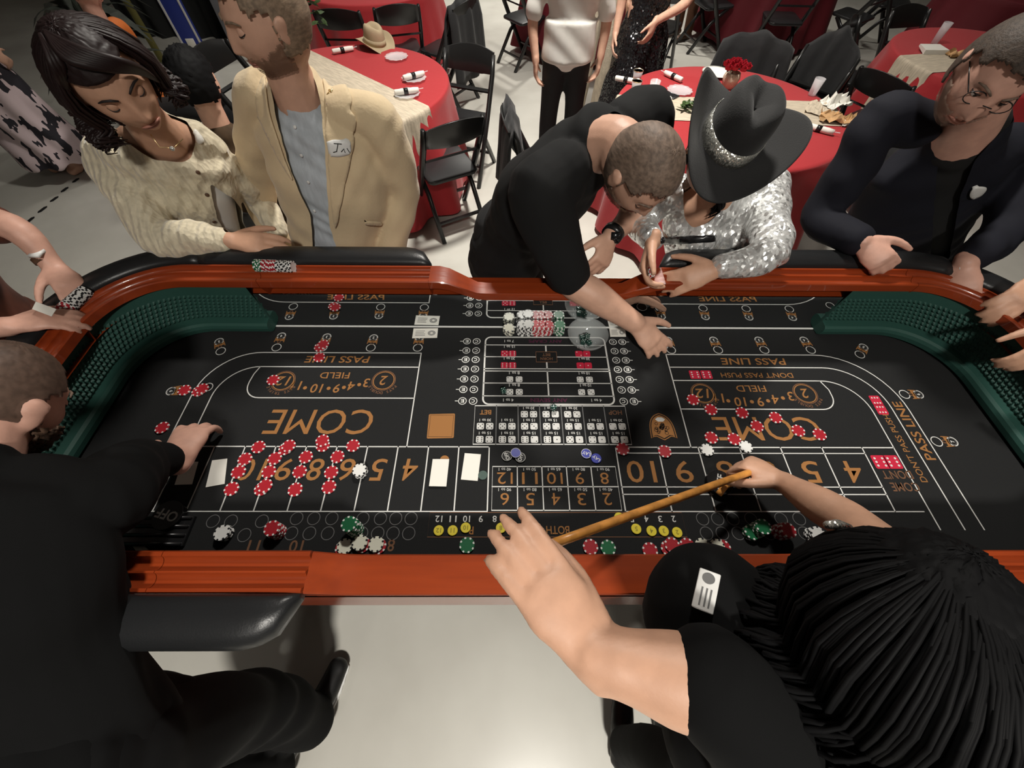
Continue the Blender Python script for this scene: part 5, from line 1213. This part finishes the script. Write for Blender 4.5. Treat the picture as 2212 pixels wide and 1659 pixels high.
# ---- person in the black T-shirt bending over the rail
root = person('person', (.0, 1.35, 0), 'person in a black T-shirt bending over the table, arm stretched across the felt')
nk, shR, shL, pel, ch = V3((.245, 1.15, 1.45)), V3((.085, 1.0, 1.365)), V3((.40, 1.26, 1.44)), V3((.005, 1.31, .97)), V3((.12, 1.2, 1.25))
side = (shL-shR).normalized(); elR, wrR = V3((.195, .95, 1.115)), V3((.425, .865, 1.0)); elL, wrL = V3((.42, 1.2, 1.2)), Y(1318, 512, 1.09)
hd = Head(V3((.33, .985, 1.445)), (.42, -.52, -.74), (.36, -.62, .67), 1.0)
B = Blob(); torso(B, pel, ch, nk, side, .19, -.014); hd.add(B); B.limb([nk-V3((0.02, 0, .03)), nk.lerp(hd.c, .5)+V3((0, 0, .02)), hd.c-hd.u*.04-hd.f*.03], [.075, .063, .062])
B.limb([shR, shR.lerp(elR, .5), elR, elR.lerp(wrR, .35), wrR], [.055, .054, .05, .053, .036]); B.limb([shL, elL, wrL], [.05, .043, .03])
hand(B, wrR, (Z(1408, 735, .96)-wrR), (.1, .5, -.85), 1, curls=((.25, .45, .3), (.3, .5, .3), (.35, .55, .3), (.4, .6, .3)), spread=.1, k=1.08); hand(B, wrL, Y(1300, 565, 1.02)-wrL, (-.5, -.2, -.6), -1, (.7, .8, .5)); bodylegs(B, pel, side, base=V3((0, 1.42, 0)))
B.done('body', 'skin_fair', root, .0056, 2)
B = Blob(); torso(B, pel, ch, nk, side, .192, .012); B.limb([shR.lerp(nk, .35), shR, shR.lerp(elR, .5), shR.lerp(elR, .93)], [.085, .09, .08, .072], n=20); B.limb([shL.lerp(nk, .35), shL, shL.lerp(elL, .6)], [.08, .085, .075], n=20); B.limb([pel+V3((-.0, -.02, .02)), pel-V3((0, 0, .1))], [(.185, .13), (.18, .125)], side=side)
B.done('tshirt', 'tee_black', root, .008, 3, [[(1303, 252), (1300, 300), (1330, 325), (1368, 300), (1352, 252), (1325, 238)]], fold=[(.003, 20, 15, 35, 0), (.002, 45, -30, 50, 1)])
hd.face(root, brow='hair_brown', eyes='down'); hd.shell('hair', 'hair_brown', root, lambda q: (q[:, 2] > np.where(q[:, 1] > .05, .066, np.where(q[:, 1] > .012, .03, -.055))), lambda q: .004+.006*np.clip((q[:, 2]-.02)/.06, 0, 1), .00025, 6); hd.shell('beard', 'beard_brown', root, BEARD, .004, .001, 7)
w0 = wrL.lerp(elL, .12); d_ = (elL-wrL).normalized(); child(MB().tube([w0-d_*.012, w0+d_*.012], .036, 20), 'wristband', 'tube_black', root); child(MB().box(w0+V3((.0, -.035, .01)), (.03, .012, .034)), 'watch', 'black_gloss', root)
legs(root, pel, side, (.1, -1, 0), 'trouser_black', lean=.1)
# ---- person in the silver sequin top and black hat
root = person('person', (.66, 1.3, 0), 'person in a silver sequin top and black cowboy hat, counting a handful of chips')
nk, shR, shL, pel, ch = Y(1562, 400, 1.17), Y(1420, 425, 1.22), Y(1655, 405, 1.23), Y(1515, 640, 1.33), Y(1530, 480, 1.22)
side = (shL-shR).normalized(); elL, wrL = Y(1662, 545, .965), Y(1545, 582, .945); elR, wrR = Y(1385, 480, 1.2), Y(1410, 522, 1.03)
hl = Y(1574, 302, 1.08); hd = Head(hl-V3((0, -.03, .055)), (-.12, -.75, -.62), (.12, -.45, .85), .95, True)
B = Blob(); torso(B, pel, ch, nk, side, .16, -.006); hd.add(B); B.limb([nk-V3((0, 0, .04)), nk.lerp(hd.c, .5), hd.c-hd.u*.04], [.06, .048, .048]); B.limb([shR, elR, wrR], [.045, .04, .026]); B.limb([shL, elL, wrL], [.045, .04, .026])
hand(B, wrL, Y(1450, 615, .925)-wrL, (-.2, .5, -.7), -1, (.3, .4, .3)); hand(B, wrR, Y(1388, 585, .97)-wrR, (.8, -.1, .3), 1, (.6, .7, .5)); bodylegs(B, pel, side); B.done('body', 'skin_tan', root, .0058, 2)
B = Blob(); torso(B, pel, ch, nk, side, .148, .008); B.limb([shR.lerp(nk, .3), shR, elR, elR.lerp(wrR, .85)], [.062, .066, .056, .042], n=20); B.limb([shL.lerp(nk, .3), shL, shL.lerp(elL, .5), elL, elL.lerp(wrL, .85)], [.062, .068, .062, .056, .04], n=20); B.ball(ch+V3((-.05, -.07, .0)), .075); B.ball(ch+V3((.07, -.07, .0)), .075)
seq = B.done('sequin_top', 'sequin_silver', root, .0078, 3, [[(1474, 395), (1478, 470), (1497, 494), (1530, 482), (1585, 430), (1610, 385), (1560, 360), (1500, 360)]], fold=[(.003, 40, 30, 55, 0)])
patch(seq, [(1425, 513), (1545, 508), (1545, 522), (1425, 527)], .003, 'belt', 'black_gloss')
w0 = wrL.lerp(elL, .1); d_ = (elL-wrL).normalized(); child(MB().tube([w0-d_*.01, w0+d_*.01], .031, 20), 'watch_band', 'tube_black', root)
long_hair(hd, 'hair_black', root, 130, .10, 5, az=(195, 305), r=.006, wave=.01)
legs(root, pel, side, (0, -1, 0), 'trouser_black')
h_ = hat('cowboy_hat', hl, (.14, -.34, .93), (-.35, -.9, -.2), 'felt_black', 'rhinestone', 'black cowboy hat with a wide rhinestone band worn by the person in sequins', 1.0, brim=.176, curl=.1)
q = Y(1400, 592, .965)
for i in range(7): chip('white' if i % 3 else 'red', (q.x-.010+.0035*i, q.y+.0, q.z+.002*i), '%s chip of the handful held by the person in sequins, %s' % ('white' if i % 3 else 'red', ORD[i]), 'chips held in the hand', Matrix.Rotation(1.2, 3, 'Y'))
# ---- person in the navy blazer
root = person('person', (1.35, 1.42, 0), 'person in a dark navy blazer and glasses leaning both hands on the right rail')
nk, shR, shL, pel, ch = Y(2095, 285, 1.29), Y(1905, 262, 1.33), Y(2222, 330, 1.36), Y(1930, 640, 1.42), Y(1985, 430, 1.36)
side = (shL-shR).normalized(); elR, wrR = Y(1775, 470, 1.22), Y(1860, 522, 1.045); elL, wrL = Y(2170, 500, 1.12), Y(2085, 568, .99)
hd = Head(Y(2148, 158, 1.2), (-.36, -.8, -.46), (.05, -.35, .9), 1.04)
B = Blob(); torso(B, pel, ch, nk, side, .185, -.014); hd.add(B); B.limb([nk-V3((0, 0, .04)), nk.lerp(hd.c, .5), hd.c-hd.u*.04], [.075, .064, .064]); B.limb([shR, elR, wrR], [.045, .04, .031]); B.limb([shL, elL, wrL], [.045, .04, .031])
hand(B, wrR, V3((.5, -.82, -.2)), (.6, .5, -.6), 1, (.8, 1.1, .7), spread=.03, thumb=.8); hand(B, wrL, V3((-.05, -.85, -.5)), (.6, .35, -.65), -1, (.45, .6, .4)); bodylegs(B, pel, side); B.done('body', 'skin_pink', root, .006, 2)
B = Blob(); torso(B, pel, ch, nk, side, .186, -.002); B.limb([nk-V3((0, 0, .04)), nk+V3((0, 0, .015))], [.082, .074]); B.done('shirt', 'shirt_black', root, .009, 3, [[(2040, 255), (2045, 300), (2050, 350), (2110, 300), (2180, 240), (2150, 210), (2080, 215)]])
B = Blob(); torso(B, pel, ch, nk, side, .19, .018); B.limb([shR.lerp(nk, .4), shR, shR.lerp(elR, .5), elR, elR.lerp(wrR, .9)], [.066, .072, .068, .06, .048], n=20); B.limb([shL.lerp(nk, .4), shL, shL.lerp(elL, .5), elL, elL.lerp(wrL, .85)], [.066, .072, .068, .06, .046], n=20)
nv = B.done('blazer', 'navy', root, .0095, 3, [[(2035, 235), (2030, 300), (2020, 420), (2010, 560), (2050, 560), (2075, 420), (2110, 340), (2200, 250), (2170, 200), (2080, 200)]], fold=[(.003, 25, 10, 40, 0), (.002, 50, 20, -50, 2)])
patch(nv, [(2090, 424), (2096, 402), (2112, 398), (2131, 399), (2120, 420), (2106, 429)], .006, 'name_tag', 'white_chip')
hd.face(root, brow='hair_brown', eyes='open', skin='skin_pink'); hd.shell('hair', 'hair_deep', root, SH, .011, .0003, 8); hd.shell('beard', 'beard_grey', root, BEARD, .003, .0006, 9)
gl = MB()
for e in (-1, 1):
    gl.tube([hd.w(e*.033+.022*math.cos(a), hd.y(.032, .012)+.012, .008+.017*math.sin(a)) for a in np.linspace(0, 6.28, 17)], .0013, 6); gl.tube([hd.w(e*.055, hd.y(.032, .012)+.01, .012), hd.w(e*.079, -.0, .012)], .0013, 6)
gl.tube([hd.w(-.011, hd.y(0, .01)+.002, .012), hd.w(.011, hd.y(0, .01)+.002, .012)], .0013, 6); child(gl, 'glasses', 'tube_black', root)
q = Y(2032, 603, .985)
for i in range(4): chip('white', (q.x+.004*i, q.y, max(q.z, 1.135)+.002), 'white chip in the hand on the right rail, %s' % ORD[i], 'white chips under the hand', Matrix.Rotation(1.3, 3, 'Y'))
legs(root, pel, side, (-.2, -1, 0), 'trouser_black')
# ---------------------------------------------------------------- dealers on the near side
root = person('person', (-.78, -.3, 0), 'shaven-headed dealer in black reaching over the left end of the felt')
pel, ch, nk = V3((-.83, -.22, .98)), V3((-.90, .04, 1.23)), V3((-.97, .22, 1.33)); shR, shL = V3((-.80, .2, 1.22)), V3((-1.13, .18, 1.3)); side = (shR-shL).normalized()
hd = Head(V3((-.985, .365, 1.325)), (-.05, .5, -.86), (.25, .75, .5), 1.05); wr = Z(388, 993, 1.015); elR = Z(300, 1000, 1.1)
B = Blob(); torso(B, pel, ch, nk, side, .18, -.014); hd.add(B); B.limb([nk-V3((0, .04, .03)), nk.lerp(hd.c, .5), hd.c-hd.u*.03-hd.f*.03], [.08, .07, .068]); B.limb([shR, elR, wr], [.05, .045, .032]); hand(B, wr, Z(434, 885, .965)-wr, (-.3, .5, -.8), 1, (.4, .5, .35), k=1.15, spread=.09)
elL = V3((-1.3, .02, 1.16)); wl_ = V3((-1.22, .12, 1.17)); B.limb([shL, elL, wl_], [.05, .045, .032]); hand(B, wl_, V3((.6, .4, -.1)), (0, .3, -1), 1); B.ball(pel, .12); B.done('body', 'skin_pink', root, .0062, 2)
B = Blob(); torso(B, pel, ch, nk, side, .185, .018); B.limb([shR.lerp(nk, .4), shR, shR.lerp(elR, .6), elR, elR.lerp(wr, .5)], [.075, .08, .074, .064, .046], n=20); B.limb([shL.lerp(nk, .3), shL, elL, elL.lerp(wl_, .8)], [.075, .08, .07, .05], n=20); B.limb([pel+V3((0, 0, .05)), pel-V3((0, 0.0, .14))], [(.19, .14), (.185, .135)], side=side)
B.done('shirt', 'deep_black', root, .009, 3, fold=[(.004, 18, 15, 30, 0), (.002, 45, -30, 50, 1)])
hd.shell('hair', 'scalp_stubble', root, lambda q: (q[:, 2] > np.where(q[:, 1] > .05, .07, np.where(q[:, 1] > .012, .03, -.055))), .0022, .0004, 10); hd.shell('beard', 'beard_dark', root, BEARD, .012, .003, 11); hd.face(root, brow='hair_brown', skin='skin_pink')
S = V3((1, 0, 0)); Bl = Blob()
for h, kn, an in ((pel+V3((.09, 0, -.02)), V3((-.74, -.2, .52)), V3((-.735, -.29, .1))), (pel+V3((-.09, -.03, -.02)), V3((-.88, -.36, .5)), V3((-.84, -.43, .1)))):
    Bl.limb([h, kn, an], [.115, .095, .085], n=16); Sb = Blob(); Sb.limb([an+V3((-.03, -.05, -.055)), an+V3((.02, .06, -.05)), an+V3((.05, .16, -.06))], [(.042, .042), (.046, .04), (.04, .03)], side=S); Sb.limb([an, an-V3((0, 0, .05))], [.05, .045]); sh_ = Sb.done('shoe', 'shoe_black', root, .009, 2); so = Blob(); so.limb([an+V3((-.03, -.06, -.092)), an+V3((.02, .06, -.092)), an+V3((.05, .165, -.092))], [(.044, .008), (.047, .008), (.04, .008)], side=S); so.done('sole', 'sole_white', sh_, .006, 1)
Bl.limb([pel+V3((0, 0, .08)), pel-V3((0, 0, .08))], [(.18, .13), (.17, .125)], side=S); Bl.done('trousers', 'deep_black', root, .012, 3, fold=[(.006, 30, 20, 25, 0)])
# ---- stick dealer, seen from above and behind
root = person('person', (.42, -.25, 0), 'long-haired dealer in black seen from above, holding the orange stick')
pel, ch, nk = V3((.52, -.32, .98)), V3((.43, -.1, 1.2)), V3((.455, -.08, 1.365)); shL, shR = V3((.325, -.16, 1.355)), V3((.66, .0, 1.33)); side = (shR-shL).normalized()
hd = Head(V3((.435, -.01, 1.485)), (.3, .75, -.55), (.1, .55, .8), .98, True)
def Dp(px, py, t): return CAM+ray(px, py)*t
elL, wrL = Dp(1585, 1500, .44), Dp(1285, 1415, .47); elR, wrR = V3((.72, .17, 1.16)), Z(1690, 1040, 1.02)
B = Blob(); torso(B, pel, ch, nk, side, .165, -.012); hd.add(B); B.limb([nk-V3((0, 0, .03)), nk.lerp(hd.c, .5), hd.c-hd.u*.03], [.06, .05, .05]); B.limb([shL, elL, elL.lerp(wrL, .35), elL.lerp(wrL, .8), wrL], [.055, .052, .05, .038, .033]); B.limb([shR, elR, elR.lerp(wrR, .4), wrR], [.055, .042, .042, .027])
hand(B, wrL, Dp(1085, 1140, .53)-wrL, (-.3, .35, -.9), -1, (.12, .2, .2), spread=.035, k=1.12, thumb=.9, tout=.3); fist = Z(1635, 1010, 1.0); hand(B, wrR, fist-wrR, (-.45, .1, -.9), 1, (.95, 1.2, .8), spread=.02, thumb=.9); bodylegs(B, pel, side); B.done('body', 'skin_tan', root, .0056, 2)
B = Blob(); torso(B, pel, ch, nk, side, .185, .018); bc_ = Dp(1535, 1330, .6); B.limb([ch, bc_], [.13, .105]); B.limb([shL, bc_], [.07, .09]); B.limb([shL.lerp(nk, .4), shL, shL.lerp(elL, .6), elL.lerp(wrL, .12)], [.065, .07, .067, .064], n=20); B.limb([shR.lerp(nk, .4), shR, shR.lerp(elR, .5)], [.07, .078, .068], n=20); blk = B.done('blouse', 'deep_black', root, .008, 3, fold=[(.004, 18, 15, 30, 0)])
long_hair(hd, 'hair_black', root, 1200, .2, 21, az=(0, 360), r=.003, wave=.016, flare=1.3)
tubes('hair_clip', 'rhinestone', root, [[hd.w(-.07, .085, .06), hd.w(-.05, .1, .055), hd.w(-.03, .11, .05)]], .007, 8, .6)
legs(root, pel, side, (.2, 1, 0), 'deep_black', rad=.095)
pb, nn = on_surface(blk, 1526, 1278, .004); ub = (CD*-1-nn*(-CD).dot(nn)).normalized(); ub = (ub+ub.cross(nn)*.16).normalized(); rb = ub.cross(nn); qd = [pb+rb*x+ub*y for x, y in ((-.0135, .027), (.0135, .027), (.0135, -.027), (-.0135, -.027))]
bt_ = MB().add([p for p in qd]+[p+nn*.003 for p in qd], [(0, 1, 2, 3), (7, 6, 5, 4), (0, 4, 5, 1), (1, 5, 6, 2), (2, 6, 7, 3), (3, 7, 4, 0)]).obj('name_badge', 'white_chip'); bevel(bt_, .0015); bt_.parent = root; bt_.matrix_parent_inverse = parent_inv(root); bt_['label'] = 'white name badge with grey emblem and lines'
def bq(u, v): return (qd[0].lerp(qd[1], u)).lerp(qd[3].lerp(qd[2], u), v)+nn*.0034
mb = MB()
for u in (.28, .5, .7): mb.add([bq(u, .45), bq(u+.08, .45), bq(u+.08, .9), bq(u, .9)], [(0, 1, 2, 3)])
mb.add([bq(.5+.3*math.cos(a), .2+.14*math.sin(a)) for a in np.linspace(0, 5.9, 16)], [tuple(range(16))]); o = mb.obj('printed_emblem', 'grey_print'); o.parent = bt_; o.matrix_parent_inverse = parent_inv(bt_)
# ---- the stick
st = empty('craps_stick', (fist.x, fist.y, fist.z), 'long orange wooden stick held in the fist, swinging over the numbers', 'stick')
a_, b_ = fist+V3((.012, .0, -.006)), Z(1185, 1178, 1.19)
child(MB().tube([a_.lerp(b_, t) for t in np.linspace(-.03, 1, 12)], [.0085]*3+[.0095]*9, 12), 'shaft', 'stick', st); child(MB().tube(catmull([a_.lerp(b_, -.02), a_+V3((-.02, -.03, -.025)), Z(1575, 1045, .955), Z(1552, 1068, .94)], 4), .0085, 12), 'crook', 'stick', st)
# ---------------------------------------------------------------- people at the ends and behind
def figure(label, x, y, fwd, h=1.68, top='tee_black', bottom='trouser_black', skin='skin_fair', hair='hair_dark', seat=False, arms=None, long=False, shoe='shoe_black', vox=.011, wd=.165, lean=.0, dress=None, sleeve=.5, hd_tilt=-.1, longsleeve=False, hem=False):
    f = V3((*fwd, 0)).normalized(); s = f.cross(V3((0, 0, 1))); z = V3((0, 0, 1)); root = person('person', (x, y, 0), label); k = h/1.7
    pel = V3((x, y, (.52 if seat else .96*k))); nk = pel+z*(.46*k)+f*lean; ch = pel+z*(.28*k)+f*lean*.5; L, Rr = nk-s*.17*k-z*.06, nk+s*.17*k-z*.06
    hd = Head(nk+z*.2*k+f*(.03+lean*.2), f+z*hd_tilt, z+f*-hd_tilt, k, long); B = Blob(); torso(B, pel, ch, nk, s, wd, -.012); hd.add(B); B.limb([nk-z*.03, hd.c-z*.04], [.06, .055]); arms_ = []
    for e, sh in ((1, Rr), (-1, L)):
        el = sh-z*.27*k+s*e*.05-f*.02; wr = el-z*.2*k+f*.08
        if arms and arms.get(e): el, wr = V3(arms[e][0]), V3(arms[e][1])
        B.limb([sh, el, wr], [.045, .038, .027]); arms_.append((e, sh, el, wr)); hand(B, wr, (arms[e][2] if arms and arms.get(e) and len(arms[e]) > 2 else (wr-el)+f*.05), (arms[e][3] if arms and arms.get(e) and len(arms[e]) > 3 else -s*e), e if not (arms and arms.get(e) and len(arms[e]) > 4) else arms[e][4], (.4, .5, .4), k)
    if seat:
        for e in (-1, 1): kn = pel+f*.42+s*e*.1-z*.02; B.limb([pel+s*e*.08, kn, V3((kn.x, kn.y, .08))], [.065, .05, .038], n=12)
    else: bodylegs(B, pel, s)
    B.done('body', skin, root, max(.0095, vox) if y > 1 else .0075, 2); B = Blob(); torso(B, pel, ch, nk, s, wd, .01)
    for e, sh, el, wr in arms_:
        if longsleeve: B.limb([sh.lerp(nk, .3), sh, el, el.lerp(wr, .8)], [.062, .068, .056, .044])
        else: B.limb([sh.lerp(nk, .3), sh, sh.lerp(el, sleeve)], [.062, .068, .058])
    if hem: B.limb([pel+z*.12, pel-z*.1], [(wd*1.02, wd*.72), (wd*1.08, wd*.78)], side=s, cap=.1, n=26)
    tp_ = B.done('top', top, root, vox, 3, fold=[(.0025, 25, 15, 35, x)])
    if dress:
        D = Blob(); D.limb([pel+z*.06, pel-z*.12, pel-z*.45, V3((x, y, .14))], [(.16, .12), (.2, .16), (.24, .2), (.3, .26)], side=s, cap=.1, n=30); D.done('skirt', dress, root, .014, 3, fold=[(.016, 26, 30, 3, x)])
    elif seat:
        D = Blob()
        for e in (-1, 1): kn = pel+f*.42+s*e*.1-z*.02; D.limb([pel+s*e*.07, kn, V3((kn.x, kn.y, .1))], [.095, .075, .058], n=14)
        D.done('trousers', bottom, root, .013, 3)
    if not seat: legs(root, pel, s, f, bottom if not dress else skin, shoe, rad=.1 if not dress else .05)
    else:
        for e in (-1, 1): kn = pel+f*.42+s*e*.1; Sb = Blob(); Sb.limb([V3((kn.x, kn.y, .045))-f*.05, V3((kn.x, kn.y, .04))+f*.14], [.042, .034]); Sb.done('shoe', shoe, root, .012, 2)
    if long: long_hair(hd, hair, root, 60, .15, int(abs(x)*10), r=.014)
    else: hd.shell('hair', hair, root, SH, .014, .002, int(abs(x)*10), 60, 46)
    hd.face(root, brow='lash', skin=skin); return root, hd, tp_, pel
# left edge: rust velvet dress
wl = Y(118, 578, .925); wr_ = Z(20, 705, 1.17)
r_, hd, tp_, _ = figure('person in a rust velvet dress at the left edge, hands at the chip rail', -1.78, .86, (1, -.05), 1.62, 'rust_velvet', 'rust_velvet', 'skin_pink', dress='rust_velvet', lean=.1, arms={-1: (Y(25, 490, .98), wl, Z(160, 625, 1.15)-wl, (-.3, -.2, -1)), 1: (V3((-1.72, .66, 1.16)), wr_, Z(95, 690, 1.16)-wr_, (.1, .1, -1))}, long=True, sleeve=.75, vox=.009)
d_ = (Y(25, 490, .98)-wl).normalized(); p_ = wl+d_*.03; child(MB().tube([p_-d_*.008, p_+d_*.008], .03, 18), 'watch_strap', 'boot_brown', r_); child(MB().box(p_+V3((.012, -.012, .028)), (.03, .03, .008)), 'watch_face', 'white_chip', r_)
q = [Z(70, 668, 1.19), Z(78, 652, 1.19), Z(122, 668, 1.18), Z(112, 684, 1.18)]; c_ = sum(q, V3())/4; o = MB().add([p-c_ for p in q]+[p-c_+V3((0, 0, .001)) for p in q], [(3, 2, 1, 0), (4, 5, 6, 7), (0, 1, 5, 4), (1, 2, 6, 5), (2, 3, 7, 6), (3, 0, 4, 7)]).obj('white_card', 'paper'); o.location = c_; tag(o, 'white card held between the fingers at the left edge', 'card')
# right edge: black sleeves
wl, wr_ = Z(2245, 605, 1.19), Z(2250, 655, 1.2)
figure('person in black sleeves at the right edge, fingers over the rail', 2.0, .95, (-1, -.1), 1.72, 'shirt_black', 'trouser_black', 'skin_tan', 'hair_dark', lean=.12, longsleeve=True, arms={1: (V3((1.86, 1.12, 1.24)), wl, Z(2185, 660, 1.15)-wl, (-.3, .2, -1)), -1: (V3((1.9, .7, 1.22)), wr_+V3((.02, -.08, 0)), Z(2195, 715, 1.14)-wr_, (-.2, .2, -1))}, vox=.009)
# seated, brown plaid jacket
nkp = Y(415, 195, 2.15)
figure('seated person with dark hair in a brown plaid jacket, back turned, behind the blazer', -1.42, 2.08, (.12, 1), 1.8, 'jacket_plaid', 'trouser_black', 'skin_fair', 'hair_black', seat=True, longsleeve=True, wd=.2, lean=-.02, vox=.010)
chair(-1.42, 2.0, .12, 1, 'black folding chair under the seated person in plaid')
# standing, white shirt, seen from the back
figure('person in an untucked white shirt and black trousers, back turned, in the aisle', .42, 3.5, (.05, 1), 1.74, 'cotton_white', 'trouser_black', 'skin_fair', 'hair_brown', wd=.175, sleeve=.95, hem=True, arms={1: (V3((.66, 3.5, 1.12)), V3((.655, 3.47, .9)), V3((-.05, .1, -1)), (-1, 0, 0)), -1: (V3((.16, 3.5, 1.12)), V3((.19, 3.45, .88)), V3((.05, .1, -1)), (1, 0, 0))}, vox=.010)
figure('person in a glittering black sequin dress standing behind the amber drinks', 1.08, 4.05, (-.3, -1), 1.66, 'sequin_black', 'skin_fair', 'skin_fair', 'hair_dark', long=True, dress='sequin_black', arms={-1: (V3((1.35, 4.0, 1.1)), V3((1.1, 3.86, 1.0)), V3((-.1, -.1, -.3)), (-.5, .5, 0))}, vox=.010)
figure('person in pale clothes, barely seen between the white shirt and the sequin dress', .84, 4.75, (.3, -1), 1.7, 'burlap', 'burlap', 'skin_tan', 'hair_dark', vox=.012)
figure('person in brown boots at the top, beside the sequin dress', 2.45, 7.15, (-.8, -.5), 1.7, 'olive', 'jacket_brown', 'skin_tan', 'hair_dark', shoe='boot_brown', vox=.012)
figure('person in a long pink and black print skirt at far left', -4.02, 3.55, (.2, 1), 1.66, 'shirt_black', 'skin_fair', 'skin_fair', 'hair_dark', long=True, dress='skirt_print', shoe='skin_fair', vox=.012)
figure('person in an orange top, mostly hidden behind the dark hair', -2.85, 3.55, (1, .1), 1.8, 'orange_cloth', 'trouser_black', 'skin_pink', 'hair_black', seat=True, vox=.011, sleeve=.6)
chair(-2.9, 3.55, 1, .1, 'black folding chair under the person in orange')
